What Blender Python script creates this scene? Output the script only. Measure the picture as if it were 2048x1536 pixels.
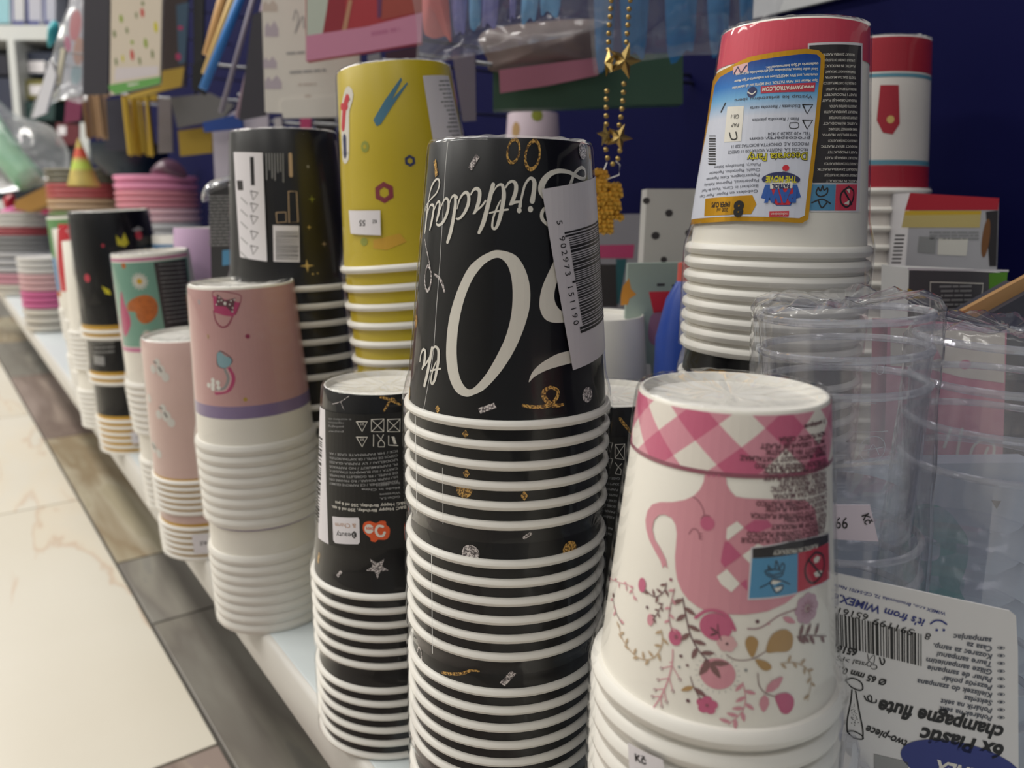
import bpy, bmesh, math, random
from mathutils import Vector, Matrix, Quaternion, geometry, noise
random.seed(11)
for o in list(bpy.data.objects): bpy.data.objects.remove(o)
SC = bpy.context.scene
COL = SC.collection

# ------------------------------------------------------------------ camera
F = 1554.0; PITCH = math.radians(12.4); YAW = math.radians(35.7); CZ = 0.44
CAM = Vector((0, 0, CZ))
cd = bpy.data.cameras.new('camera'); co = bpy.data.objects.new('camera', cd); COL.objects.link(co)
co.location = CAM; co.rotation_euler = (math.pi/2 - PITCH, 0, -YAW)
cd.sensor_fit = 'HORIZONTAL'; cd.sensor_width = 36.0; cd.lens = F/2048*36
cd.clip_start = 0.01; cd.clip_end = 60
cd.dof.use_dof = True; cd.dof.focus_distance = 0.285; cd.dof.aperture_fstop = 11.5
SC.camera = co

# ------------------------------------------------------------------ light
w = bpy.data.worlds.new('shop_air'); SC.world = w; w.use_nodes = True
w.node_tree.nodes['Background'].inputs[0].default_value = (0.93, 0.96, 1.0, 1)
w.node_tree.nodes['Background'].inputs[1].default_value = 0.20
LAMPS = [(-0.55, -0.9, 9), (-0.55, 0.9, 22), (-0.55, 2.7, 30), (-0.55, 4.5, 30), (-2.0, 0.0, 14), (-2.0, 1.8, 34), (-2.0, 3.6, 34)]
for lx, ly, LAMP_W in LAMPS:
    ld = bpy.data.lights.new('tube_light', 'AREA'); ld.shape = 'RECTANGLE'; ld.size = 0.30; ld.size_y = 1.3
    ld.energy = LAMP_W; ld.color = (1.0, 0.965, 0.90)
    lo = bpy.data.objects.new('tube_light', ld); COL.objects.link(lo); lo.location = (lx, ly, 2.56)
SC.cycles.use_light_tree = False; SC.cycles.max_bounces = 6; SC.cycles.diffuse_bounces = 3; SC.cycles.glossy_bounces = 2; SC.cycles.transmission_bounces = 2; SC.cycles.transparent_max_bounces = 20
SC.view_settings.view_transform = 'Standard'; SC.view_settings.look = 'None'
SC.view_settings.exposure = 0.0; SC.view_settings.gamma = 1.0; SC.view_settings.use_curve_mapping = False

# ------------------------------------------------------------------ helpers
def ray(u, v):
    x = (u-1024)/F; y = -(v-768)/F
    Y = math.cos(PITCH)+y*math.sin(PITCH); Z = -math.sin(PITCH)+y*math.cos(PITCH)
    return Vector((x*math.cos(YAW)+Y*math.sin(YAW), -x*math.sin(YAW)+Y*math.cos(YAW), Z))
def at(u, v, d): return CAM + ray(u, v)*d
def atz(u, v, z):
    r = ray(u, v); return CAM + r*((z-CZ)/r.z)
def atx(u, v, x):
    r = ray(u, v); return CAM + r*(x/r.x)
def c2w(x, y): return Vector((x*math.cos(YAW)+y*math.sin(YAW), -x*math.sin(YAW)+y*math.cos(YAW), 0))
SHELF_Z = 0.178; EDGE_X = 0.133; WALL_X = 0.56

def lin(c):
    return tuple((x/255/12.92 if x/255 <= 0.04045 else ((x/255+0.055)/1.055)**2.4) for x in c)
MATS = {}
def mat(name, rgb, rough=0.5, metal=0.0, spec=0.5, coat=0.0, var=0.0, vscale=40, bump=0.0, bscale=200, trans=0.0):
    if name in MATS: return MATS[name]
    m = bpy.data.materials.new(name); m.use_nodes = True
    nt = m.node_tree; b = nt.nodes['Principled BSDF']
    c = lin(rgb)+(1,)
    b.inputs['Base Color'].default_value = c; b.inputs['Roughness'].default_value = rough
    b.inputs['Metallic'].default_value = metal; b.inputs['Specular IOR Level'].default_value = spec
    b.inputs['Coat Weight'].default_value = coat; b.inputs['Coat Roughness'].default_value = 0.12
    if trans: b.inputs['Subsurface Weight'].default_value = trans; b.inputs['Subsurface Radius'].default_value = (.004, .003, .003)
    if var or bump:
        tc = nt.nodes.new('ShaderNodeTexCoord'); n = nt.nodes.new('ShaderNodeTexNoise')
        n.inputs['Scale'].default_value = vscale; n.inputs['Detail'].default_value = 5
        nt.links.new(tc.outputs['Object'], n.inputs['Vector'])
        if var:
            mx = nt.nodes.new('ShaderNodeMix'); mx.data_type = 'RGBA'
            mx.inputs['A'].default_value = tuple(x*(1-var) for x in c[:3])+(1,)
            mx.inputs['B'].default_value = tuple(min(1, x*(1+var)) for x in c[:3])+(1,)
            nt.links.new(n.outputs['Fac'], mx.inputs['Factor']); nt.links.new(mx.outputs['Result'], b.inputs['Base Color'])
        if bump:
            n2 = nt.nodes.new('ShaderNodeTexNoise'); n2.inputs['Scale'].default_value = bscale; n2.inputs['Detail'].default_value = 3
            nt.links.new(tc.outputs['Object'], n2.inputs['Vector'])
            bp = nt.nodes.new('ShaderNodeBump'); bp.inputs['Strength'].default_value = bump; bp.inputs['Distance'].default_value = 0.002
            nt.links.new(n2.outputs['Fac'], bp.inputs['Height']); nt.links.new(bp.outputs['Normal'], b.inputs['Normal'])
    MATS[name] = m
    return m
def glitter(name, dark, lite, scale=1500):
    if name in MATS: return MATS[name]
    m = mat(name, dark, 0.4)
    nt = m.node_tree; b = nt.nodes['Principled BSDF']
    tc = nt.nodes.new('ShaderNodeTexCoord'); n = nt.nodes.new('ShaderNodeTexNoise'); n.inputs['Scale'].default_value = scale; n.inputs['Detail'].default_value = 1
    r = nt.nodes.new('ShaderNodeValToRGB'); r.color_ramp.elements[0].position = .42; r.color_ramp.elements[1].position = .58
    r.color_ramp.elements[0].color = lin(dark)+(1,); r.color_ramp.elements[1].color = lin(lite)+(1,)
    nt.links.new(tc.outputs['Object'], n.inputs['Vector']); nt.links.new(n.outputs['Fac'], r.inputs['Fac']); nt.links.new(r.outputs['Color'], b.inputs['Base Color'])
    return m
def clear(name, tint=(.97, .97, .98), rough=0.06, ior=1.45, base=0.02, gain=1.0, bump=0.0, bscale=120, haze=0.0, gloss=(1, 1, 1), streak=False):
    """thin clear film or plastic: see-through with a fresnel gloss"""
    if name in MATS: return MATS[name]
    m = bpy.data.materials.new(name); m.use_nodes = True; nt = m.node_tree
    for n in list(nt.nodes): nt.nodes.remove(n)
    out = nt.nodes.new('ShaderNodeOutputMaterial'); tr = nt.nodes.new('ShaderNodeBsdfTransparent'); gl = nt.nodes.new('ShaderNodeBsdfGlossy')
    tr.inputs['Color'].default_value = tint+(1,); gl.inputs['Roughness'].default_value = rough; gl.inputs['Color'].default_value = gloss+(1,)
    fr = nt.nodes.new('ShaderNodeLayerWeight'); fr.inputs['Blend'].default_value = .5
    pw_ = nt.nodes.new('ShaderNodeMath'); pw_.operation = 'POWER'; pw_.inputs[1].default_value = 3.6; nt.links.new(fr.outputs['Facing'], pw_.inputs[0])
    ma = nt.nodes.new('ShaderNodeMath'); ma.operation = 'MULTIPLY_ADD'; ma.inputs[1].default_value = gain; ma.inputs[2].default_value = base; ma.use_clamp = True
    nt.links.new(pw_.outputs[0], ma.inputs[0])
    mx = nt.nodes.new('ShaderNodeMixShader'); nt.links.new(ma.outputs[0], mx.inputs[0]); nt.links.new(tr.outputs[0], mx.inputs[1]); nt.links.new(gl.outputs[0], mx.inputs[2])
    last = mx
    if haze:
        df = nt.nodes.new('ShaderNodeBsdfDiffuse'); df.inputs['Color'].default_value = (.85, .86, .9, 1)
        m2 = nt.nodes.new('ShaderNodeMixShader'); m2.inputs[0].default_value = haze
        nt.links.new(mx.outputs[0], m2.inputs[1]); nt.links.new(df.outputs[0], m2.inputs[2]); last = m2
    if bump:
        tc = nt.nodes.new('ShaderNodeTexCoord'); n2 = nt.nodes.new('ShaderNodeTexNoise'); n2.inputs['Scale'].default_value = bscale; n2.inputs['Detail'].default_value = 3; n2.inputs['Distortion'].default_value = 1.2
        if streak:
            mp = nt.nodes.new('ShaderNodeMapping'); mp.inputs['Scale'].default_value = (1, 1, .12); nt.links.new(tc.outputs['Object'], mp.inputs['Vector']); nt.links.new(mp.outputs[0], n2.inputs['Vector'])
        else: nt.links.new(tc.outputs['Object'], n2.inputs['Vector'])
        bp = nt.nodes.new('ShaderNodeBump'); bp.inputs['Strength'].default_value = bump; bp.inputs['Distance'].default_value = 0.003
        nt.links.new(n2.outputs['Fac'], bp.inputs['Height'])
        nt.links.new(bp.outputs['Normal'], gl.inputs['Normal']); nt.links.new(bp.outputs['Normal'], fr.inputs['Normal'])
    nt.links.new(last.outputs[0], out.inputs['Surface'])
    MATS[name] = m
    return m

def link(name, me, parent=None, loc=None):
    o = bpy.data.objects.new(name, me); COL.objects.link(o)
    if parent is not None: o.parent = parent
    if loc is not None: o.location = loc
    return o
def tag(o, label, cat, group=None, kind=None):
    o['label'] = label; o['category'] = cat
    if group: o['group'] = group
    if kind: o['kind'] = kind
    return o
def empty(name, loc, label=None, cat=None, group=None, quat=None):
    o = bpy.data.objects.new(name, None); COL.objects.link(o); o.location = loc; o.empty_display_size = .02
    if quat is not None: o.rotation_mode = 'QUATERNION'; o.rotation_quaternion = quat
    if label: tag(o, label, cat, group)
    return o
def mesh(name, verts, faces, mats, idx=None, smooth=True):
    me = bpy.data.meshes.new(name); me.from_pydata([tuple(v) for v in verts], [], faces)
    for m in (mats if isinstance(mats, (list, tuple)) else [mats]): me.materials.append(m)
    if idx: me.polygons.foreach_set('material_index', idx)
    if smooth: me.polygons.foreach_set('use_smooth', [True]*len(me.polygons))
    me.update()
    return me
def lathe(name, prof, mats, idx=None, n=56, sharp=None, smooth=True):
    """prof: list of (r,z); idx: material per profile segment"""
    vs, fs, mi = [], [], []
    for r, z in prof:
        for i in range(n):
            t = 2*math.pi*i/n; vs.append((r*math.sin(t), -r*math.cos(t), z))
    for k in range(len(prof)-1):
        for i in range(n):
            j = (i+1) % n
            fs.append((k*n+i, k*n+j, (k+1)*n+j, (k+1)*n+i)); mi.append(idx[k] if idx else 0)
    me = mesh(name, vs, fs, mats, mi, smooth)
    try: me.set_sharp_from_angle(angle=math.radians(40))
    except Exception: pass
    return me
def box_mesh(name, sx, sy, sz, m, bev=0.0, z0=True):
    bm = bmesh.new(); bmesh.ops.create_cube(bm, size=1)
    for v in bm.verts: v.co = Vector((v.co.x*sx, v.co.y*sy, (v.co.z+(.5 if z0 else 0))*sz))
    if bev: bmesh.ops.bevel(bm, geom=list(bm.edges), offset=bev, segments=2, affect='EDGES', profile=.6)
    me = bpy.data.meshes.new(name); bm.to_mesh(me); bm.free(); me.materials.append(m)
    return me
def tube_mesh(name, pts, rad, m, n=8):
    vs, fs = [], []
    P = [Vector(p) for p in pts]
    for i, p in enumerate(P):
        d = (P[min(i+1, len(P)-1)]-P[max(i-1, 0)]).normalized()
        a = d.cross(Vector((0, 0, 1)) if abs(d.z) < .9 else Vector((1, 0, 0))).normalized(); b = d.cross(a)
        for k in range(n):
            t = 2*math.pi*k/n; vs.append(p+a*math.cos(t)*rad+b*math.sin(t)*rad)
    for i in range(len(P)-1):
        for k in range(n):
            j = (k+1) % n; fs.append((i*n+k, i*n+j, (i+1)*n+j, (i+1)*n+k))
    fs.append(tuple(range(n))[::-1]); fs.append(tuple((len(P)-1)*n+k for k in range(n)))
    return mesh(name, vs, fs, m)

# ------------------------------------------------------------------ lettering and flat print
GLY = {}
def glyphs(chars, bold):
    todo = [c for c in sorted(set(chars)) if (c, bold) not in GLY and c != ' ']
    if ('|', bold) not in GLY and '|' not in todo: todo.append('|')
    if not todo: return
    obs = []
    for c in todo:
        for s in (c, '|'+c+'|'):
            cu = bpy.data.curves.new('t', 'FONT'); cu.body = s; cu.size = 1; cu.resolution_u = 3; cu.offset = bold
            o = bpy.data.objects.new('t', cu); COL.objects.link(o); obs.append((c, s, o))
    dg = bpy.context.evaluated_depsgraph_get(); dg.update(); W = {}
    for c, s, o in obs:
        me = o.evaluated_get(dg).to_mesh(); me.calc_loop_triangles()
        vs = [(v.co.x, v.co.y) for v in me.vertices]; tr = [tuple(t.vertices) for t in me.loop_triangles]
        W[(c, s)] = (vs, tr)
        o.evaluated_get(dg).to_mesh_clear()
    bar = [x for x, y in W[('|', '|')][0]] if ('|', '|') in W else None
    if bar: GLY[('barw', bold)] = max(bar)-min(bar)
    bar2 = [x for x, y in W[('|', '|||')][0]] if ('|', '|||') in W else None
    if bar2: GLY[('bar3', bold)] = max(bar2)-min(bar2)
    adv = (GLY[('bar3', bold)]-GLY[('barw', bold)])/2
    for c in todo:
        xs = [x for x, y in W[(c, '|'+c+'|')][0]]
        GLY[(c, bold)] = W[(c, c)]+((max(xs)-min(xs))-GLY[('barw', bold)]-adv,)
    for c, s, o in obs:
        d = o.data; bpy.data.objects.remove(o); bpy.data.curves.remove(d)
def cat(pts, closed=False, sub=4):
    """Catmull-Rom through points of any dimension"""
    n = len(pts); out = []
    rng = range(n if closed else n-1)
    for i in rng:
        g = (lambda k: pts[k % n]) if closed else (lambda k: pts[max(0, min(n-1, k))])
        p0, p1, p2, p3 = g(i-1), g(i), g(i+1), g(i+2)
        for s in range(sub):
            t = s/sub
            out.append(tuple(.5*((2*b)+(-a+c)*t+(2*a-5*b+4*c-d)*t*t+(-a+3*b-3*c+d)*t**3) for a, b, c, d in zip(p0, p1, p2, p3)))
    if not closed: out.append(tuple(pts[-1]))
    return out
def clip(poly, a0, keep_ge):
    out = []
    for i in range(len(poly)):
        p, q = poly[i-1], poly[i]
        ip = (p[0] >= a0) == keep_ge or p[0] == a0; iq = (q[0] >= a0) == keep_ge or q[0] == a0
        if ip != iq:
            t = (a0-p[0])/(q[0]-p[0]); out.append((a0, p[1]+(q[1]-p[1])*t))
        if iq: out.append(q)
    return out
class Decal:
    """flat print in mm coordinates (a across, b up) wrapped on a surface"""
    def __init__(s, surf, step=2.5, base=.00014, lay=.00007):
        s.f = surf; s.step = step; s.base = base; s.lay = lay; s.v = []; s.fc = []; s.mi = []; s.ms = []; s.uv = []; s.Z = (0, 0, 1)
    def m(s, m):
        if m not in s.ms: s.ms.append(m)
        return s.ms.index(m)
    def P(s, x, y): return s.f.inv(s.Z[0]+x/s.Z[2], s.Z[1]+y/s.Z[2])
    def L(s, pts): return [s.P(*p[:2]) for p in pts]
    def add(s, poly, mt, layer):
        k = len(s.v)
        for a, b in poly: s.v.append(s.f.map(a, b, s.base+s.lay*layer)); s.uv.append((a, b))
        s.fc.append(tuple(range(k, k+len(poly)))); s.mi.append(s.m(mt))
    def slice(s, poly, mt, layer):
        lo = min(p[0] for p in poly); hi = max(p[0] for p in poly)
        if hi-lo <= s.step*1.3 or not s.f.curved: s.add(poly, mt, layer); return
        k0 = math.floor(lo/s.step)+1; rest = poly; k = k0
        while k*s.step < hi and len(rest) > 2:
            c = k*s.step
            left = clip(rest, c, False); rest = clip(rest, c, True); k += 1
            if len(left) > 2: s.add(left, mt, layer)
        if len(rest) > 2: s.add(rest, mt, layer)
    def fill(s, loops, mt, layer=0):
        fl = [p for l in loops for p in l]
        for t in geometry.tessellate_polygon([[Vector((p[0], p[1], 0)) for p in l] for l in loops]):
            tri = [fl[i] for i in t]
            ar = (tri[1][0]-tri[0][0])*(tri[2][1]-tri[0][1])-(tri[1][1]-tri[0][1])*(tri[2][0]-tri[0][0])
            if ar < 0: tri.reverse()
            s.slice(tri, mt, layer)
    def poly(s, pts, mt, layer=0, smooth=0): 
        l = s.L(pts); s.fill([cat(l, True, smooth) if smooth else l], mt, layer)
    def ring(s, outer, inner, mt, layer=0, smooth=0):
        a, b = s.L(outer), s.L(inner)
        if smooth: a, b = cat(a, True, smooth), cat(b, True, smooth)
        s.fill([a, b], mt, layer)
    def rect(s, a0, b0, a1, b1, mt, layer=0): s.slice([(a0, b0), (a1, b0), (a1, b1), (a0, b1)], mt, layer)
    def ell(s, c, rx, ry, mt, layer=0, rot=0, n=20, inner=0):
        """c in mm, radii in mm"""
        def lp(k): return [(c[0]+rx*k*math.cos(t)*math.cos(rot)-ry*k*math.sin(t)*math.sin(rot), c[1]+rx*k*math.cos(t)*math.sin(rot)+ry*k*math.sin(t)*math.cos(rot)) for t in [2*math.pi*i/n for i in range(n)]]
        s.fill([lp(1)]+([lp(inner)] if inner else []), mt, layer)
    def line(s, pts, mt, layer=0, sub=0):
        """pts (a,b,width) in mm -> ribbon"""
        if sub: pts = cat(pts, False, sub)
        L, R = [], []
        for i, p in enumerate(pts):
            q0 = pts[max(0, i-1)]; q1 = pts[min(len(pts)-1, i+1)]
            d = Vector((q1[0]-q0[0], q1[1]-q0[1])); d = d.normalized() if d.length > 1e-9 else Vector((1, 0))
            n = Vector((-d.y, d.x))*p[2]/2; L.append((p[0]+n.x, p[1]+n.y)); R.append((p[0]-n.x, p[1]-n.y))
        for i in range(len(pts)-1): s.slice([R[i], R[i+1], L[i+1], L[i]], mt, layer)
    def stroke(s, pts, mt, layer=0, w=None, sub=5, cap=True):
        """pts in picture-zoom units (x,y[,w]); width scaled to mm"""
        x0, y0 = pts[len(pts)//2][:2]; A = s.P(x0-6, y0); B = s.P(x0+6, y0); C = s.P(x0, y0-6); D = s.P(x0, y0+6)
        k = .5*(math.dist(A, B)+math.dist(C, D))/12
        q = []
        for p in pts:
            a, b = s.P(*p[:2]); q.append((a, b, (p[2] if len(p) > 2 else w)*k))
        s.line(q, mt, layer, sub)
        if cap:
            for e in (q[0], q[-1]): s.ell(e[:2], e[2]/2, e[2]/2, mt, layer, n=10)
    def text(s, txt, p0, p1=None, size=2.0, mt=None, layer=1, bold=0.0, rot=None, mm=False, fit=True):
        """baseline from p0 to p1 (picture-zoom units, or mm)"""
        glyphs(txt, bold)
        a0 = p0 if mm else s.P(*p0)
        if p1 is not None:
            a1 = p1 if mm else s.P(*p1); d = Vector((a1[0]-a0[0], a1[1]-a0[1])); ln = d.length; d.normalize()
        else: d = Vector((math.cos(rot), math.sin(rot))); ln = None
        up = Vector((-d.y, d.x)); x = 0; out = []
        for c in txt:
            if c == ' ': x += .3; continue
            vs, tr, ad = GLY[(c, bold)]; out.append((x, vs, tr)); x += ad
        sx = (ln/x) if (ln and fit) else size
        for x0, vs, tr in out:
            for t in tr:
                s.slice([(a0[0]+d.x*(x0+vs[i][0])*sx+up.x*vs[i][1]*size, a0[1]+d.y*(x0+vs[i][0])*sx+up.y*vs[i][1]*size) for i in t], mt, layer)
    def dash(s, p0, p1, h, mt, layer=1, gap=.35, seed=None):
        """print too small to read: a row of word-long marks"""
        a0, a1 = s.P(*p0), s.P(*p1); d = Vector((a1[0]-a0[0], a1[1]-a0[1])); L = d.length; d.normalize(); up = Vector((-d.y, d.x))*h; x = 0
        r = random.Random(seed if seed is not None else p0[1]*7+p0[0])
        while x < L-.3:
            w = min(r.uniform(1.2, 4.5)*h*.9, L-x); q = [(x, .1), (x+w, .1), (x+w, .75), (x, .75)]
            s.slice([(a0[0]+d.x*u+up.x*v, a0[1]+d.y*u+up.y*v) for u, v in q], mt, layer); x += w+gap*h
    def bars(s, o, du, dv, n, mt, layer=1, seed=1, dens=.5):
        """barcode: bars run along dv, spread along du (mm vectors)"""
        r = random.Random(seed); x = 0.0; ws = []
        while x < 1:
            bw = r.choice((1, 1, 1, 2, 2, 3))*dens/n; ws.append((x, min(1, x+bw))); x += bw+r.choice((1, 1, 2, 2))*dens/n
        for x0, x1 in ws:
            s.slice([(o[0]+du[0]*x0, o[1]+du[1]*x0), (o[0]+du[0]*x1, o[1]+du[1]*x1), (o[0]+du[0]*x1+dv[0], o[1]+du[1]*x1+dv[1]), (o[0]+du[0]*x0+dv[0], o[1]+du[1]*x0+dv[1])], mt, layer)
    def build(s, name, parent, label=None):
        me = mesh(name, s.v, s.fc, s.ms, s.mi, smooth=False)
        u = me.uv_layers.new(name='print')
        for lp in me.loops: u.data[lp.index].uv = s.uv[lp.vertex_index]
        o = link(name, me, parent)
        if parent is not None and parent.type == 'EMPTY' and isinstance(s.f, Cone): o.matrix_world = s.f.M; o.matrix_parent_inverse = Matrix(); o.matrix_basis = (Matrix.LocRotScale(parent.location, parent.rotation_quaternion, None)).inverted() @ s.f.M
        if label: o['label'] = label
        return o
class Cone:
    curved = True
    def __init__(s, M, r0, r1, H, extra=0.0):
        """M: world matrix of the cup; radius r0 at z=0 (rim), r1 at z=H"""
        s.M = M; s.Mi = M.inverted(); s.r0 = r0+extra; s.r1 = r1+extra; s.H = H; s.ref = (r0+r1)/2
    def R(s, z): return s.r0+(s.r1-s.r0)*z/s.H
    def map(s, a, b, off):
        th = a/1000/s.ref; z = b/1000; r = s.R(z)+off
        return Vector((r*math.sin(th), -r*math.cos(th), z))
    def inv(s, u, v):
        o = s.Mi @ CAM; d = (s.Mi.to_3x3() @ ray(u, v))
        k = (s.r1-s.r0)/s.H
        A = d.x**2+d.y**2-(k*d.z)**2; B = 2*(o.x*d.x+o.y*d.y-(s.r0+k*o.z)*k*d.z); C = o.x**2+o.y**2-(s.r0+k*o.z)**2
        D = max(0, B*B-4*A*C); t = (-B-math.sqrt(D))/(2*A); p = o+d*t
        return (math.atan2(p.x, -p.y)*s.ref*1000, p.z*1000)
class Flat:
    curved = False
    def __init__(s, O, X, Y, org): s.O = Vector(O); s.X = Vector(X); s.Y = Vector(Y); s.N = s.X.cross(s.Y); s.org = Vector(org)
    def map(s, a, b, off): return s.O+s.X*(a/1000)+s.Y*(b/1000)+s.N*off-s.org
    def inv(s, u, v):
        d = ray(u, v); t = (s.O-CAM).dot(s.N)/d.dot(s.N); p = CAM+d*t-s.O
        return (p.dot(s.X)*1000, p.dot(s.Y)*1000)
def slab(name, px, d, yaw=0.0, tilt=0.0, thick=.002, m=None, parent=None, side=None, ref=None, bev=0.0):
    """a real flat pack: outline points (picture px) on an upright plane at depth d, facing the viewer turned by yaw/tilt degrees, given thickness"""
    ref = ref or (sum(p[0] for p in px)/len(px), sum(p[1] for p in px)/len(px))
    O = at(ref[0], ref[1], d); h = -YAW+math.radians(yaw)
    X = Vector((math.cos(h), math.sin(h), 0)); N0 = Vector((math.sin(h), -math.cos(h), 0)); t = math.radians(tilt)
    Y = Vector((0, 0, math.cos(t)))+N0*math.sin(t); N = X.cross(Y)
    fl = Flat(O, X, Y, O); pts = [fl.map(*fl.inv(*p), 0) for p in px]
    lo = min((p.z for p in pts)); org = O+Vector((sum(p.x for p in pts)/len(pts), sum(p.y for p in pts)/len(pts), lo))
    pts = [p+O-org for p in pts]; fl.org = org; n = len(pts)
    ar = sum(pts[i-1].cross(pts[i]).dot(N) for i in range(n))
    if ar < 0: pts.reverse()
    vs = pts+[p-N*thick for p in pts]
    fs = [tuple(range(n)), tuple(range(2*n-1, n-1, -1))]+[(i, i+n, (i+1) % n+n, (i+1) % n) for i in range(n)]
    me = mesh(name, vs, fs, [m, side or m], [0, 1]+[1]*n, smooth=False)
    if bev:
        bm = bmesh.new(); bm.from_mesh(me); bmesh.ops.bevel(bm, geom=list(bm.edges), offset=bev, segments=2, affect='EDGES'); bm.to_mesh(me); bm.free()
    o = link(name, me, parent, org if parent is None else org-parent.location)
    o_f = fl
    return o, o_f
# ------------------------------------------------------------------ the setting
def marble(name, base, vein, vein2, scale=3.0, width=.06):
    m = mat(name, base, .32, spec=.45); nt = m.node_tree; b = nt.nodes['Principled BSDF']
    tc = nt.nodes.new('ShaderNodeTexCoord'); oi = nt.nodes.new('ShaderNodeObjectInfo')
    ad = nt.nodes.new('ShaderNodeVectorMath'); ad.operation = 'MULTIPLY_ADD'; ad.inputs[1].default_value = (1, 1, 1)
    sc = nt.nodes.new('ShaderNodeVectorMath'); sc.operation = 'SCALE'; sc.inputs['Scale'].default_value = 13
    cx = nt.nodes.new('ShaderNodeCombineXYZ'); nt.links.new(oi.outputs['Random'], cx.inputs[0]); nt.links.new(oi.outputs['Random'], cx.inputs[1])
    nt.links.new(cx.outputs[0], sc.inputs[0]); nt.links.new(tc.outputs['Object'], ad.inputs[0]); nt.links.new(sc.outputs[0], ad.inputs[2])
    mp = nt.nodes.new('ShaderNodeMapping'); mp.inputs['Rotation'].default_value = (0, 0, .22); mp.inputs['Scale'].default_value = (3.2, .5, 1); nt.links.new(ad.outputs[0], mp.inputs['Vector'])
    n = nt.nodes.new('ShaderNodeTexNoise'); n.inputs['Scale'].default_value = scale; n.inputs['Detail'].default_value = 8; n.inputs['Distortion'].default_value = .5; nt.links.new(mp.outputs[0], n.inputs['Vector'])
    r = nt.nodes.new('ShaderNodeValToRGB'); e = r.color_ramp.elements
    e[0].position = .40; e[0].color = lin(base)+(1,); e[1].position = .62; e[1].color = lin(base)+(1,)
    x = e.new(.5-width/2); x.color = lin(vein2)+(1,); x = e.new(.5); x.color = lin(vein)+(1,); x = e.new(.5+width/2); x.color = lin(base)+(1,)
    nt.links.new(n.outputs['Fac'], r.inputs['Fac'])
    n2 = nt.nodes.new('ShaderNodeTexNoise'); n2.inputs['Scale'].default_value = 1.4; n2.inputs['Detail'].default_value = 6; nt.links.new(ad.outputs[0], n2.inputs['Vector'])
    r2 = nt.nodes.new('ShaderNodeValToRGB'); r2.color_ramp.elements[0].position = .35; r2.color_ramp.elements[1].position = .65
    r2.color_ramp.elements[0].color = lin(vein2)+(1,); r2.color_ramp.elements[1].color = (1, 1, 1, 1)
    nt.links.new(n2.outputs['Fac'], r2.inputs['Fac'])
    mx = nt.nodes.new('ShaderNodeMix'); mx.data_type = 'RGBA'; mx.blend_type = 'MULTIPLY'; mx.inputs['Factor'].default_value = .35
    nt.links.new(r.outputs['Color'], mx.inputs['A']); nt.links.new(r2.outputs['Color'], mx.inputs['B']); nt.links.new(mx.outputs['Result'], b.inputs['Base Color'])
    return m
M_CREAM = marble('cream_marble', (226, 220, 207), (214, 194, 174), (228, 219, 202), 2.6, .03)
M_GREY = marble('grey_marble', (150, 146, 138), (134, 128, 121), (160, 155, 144), 4.5, .2)
M_ROSE = marble('rose_marble', (166, 150, 142), (140, 124, 116), (178, 162, 150), 3.5, .2)
M_TAN = marble('tan_marble', (184, 174, 150), (158, 140, 114), (196, 187, 166), 3.5, .2)
grout = mat('grout', (92, 88, 82), .9)
fl = tag(link('floor', box_mesh('floor', 9, 11, .05, grout), None, (-1.5, 3, -.054)), 'pale marble tile floor of the shop aisle', 'floor', kind='structure')
del fl['category']
FROT = math.atan2(.0912-.1371, 2.80-.584)     # tile rows run almost along the shelf
fx = Vector((math.cos(FROT), math.sin(FROT) * 0, 0))
def tile(x0, x1, y0, y1, m):
    g = .0018
    o = link('tile', box_mesh('tile', x1-x0-2*g, y1-y0-2*g, .004, m, .0008), fl)
    c = Vector(((x0+x1)/2, (y0+y1)/2, 0)); c.rotate(Quaternion((0, 0, 1), -FROT))
    o.location = Vector((.149, 0, -.004+random.uniform(0, .0004)))+c-fl.location; o.rotation_euler = (0, 0, -FROT)
for i in range(4):
    for k, y in enumerate((-.80, -.09, .615, 1.335, 2.0, 2.7, 3.4, 4.1, 4.8, 5.5)):
        y2 = (-.09, .615, 1.335, 2.0, 2.7, 3.4, 4.1, 4.8, 5.5, 6.2)[k]
        tile(-.7*(i+1), -.7*i, y, y2, M_ROSE if (i == 0 and k == 1) else M_CREAM)
ys = [-.8, -.25, .3, .74, .98, 1.12, 1.86, 2.7, 3.5, 4.3, 5.2, 6.2]; ms = [M_TAN, M_GREY, M_GREY, M_GREY, M_GREY, M_TAN, M_ROSE, M_GREY, M_TAN, M_GREY, M_ROSE]
ys = [-.8, -.25, .28, .86, 1.05, 1.75, 2.5, 3.2, 4.0, 4.8, 5.6, 6.2]; ms = [M_TAN, M_GREY, M_GREY, M_GREY, M_TAN, M_ROSE, M_GREY, M_TAN, M_GREY, M_ROSE, M_GREY]
for k in range(11): tile(0, .42, ys[k], ys[k+1], ms[k])

blue = mat('navy_panel', (3, 5, 58), .75, spec=.12, var=.15, vscale=3)
w_r = link('wall_right', box_mesh('wall_right', .02, 5.0, 2.3, blue), None, (WALL_X+.01, 1.4, .02)); w_r['kind'] = 'structure'; w_r['label'] = 'dark navy blue back panel behind the shelf goods'
cream = mat('shop_plaster', (196, 196, 192), .8)
w_f = link('wall_far', box_mesh('wall_far', 8, .1, 2.8, cream), None, (-1, 6.9, 0)); w_f['kind'] = 'structure'
w_l = link('wall_left', box_mesh('wall_left', .1, 10, 2.8, cream), None, (-3.6, 2.4, 0)); w_l['kind'] = 'structure'

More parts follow.
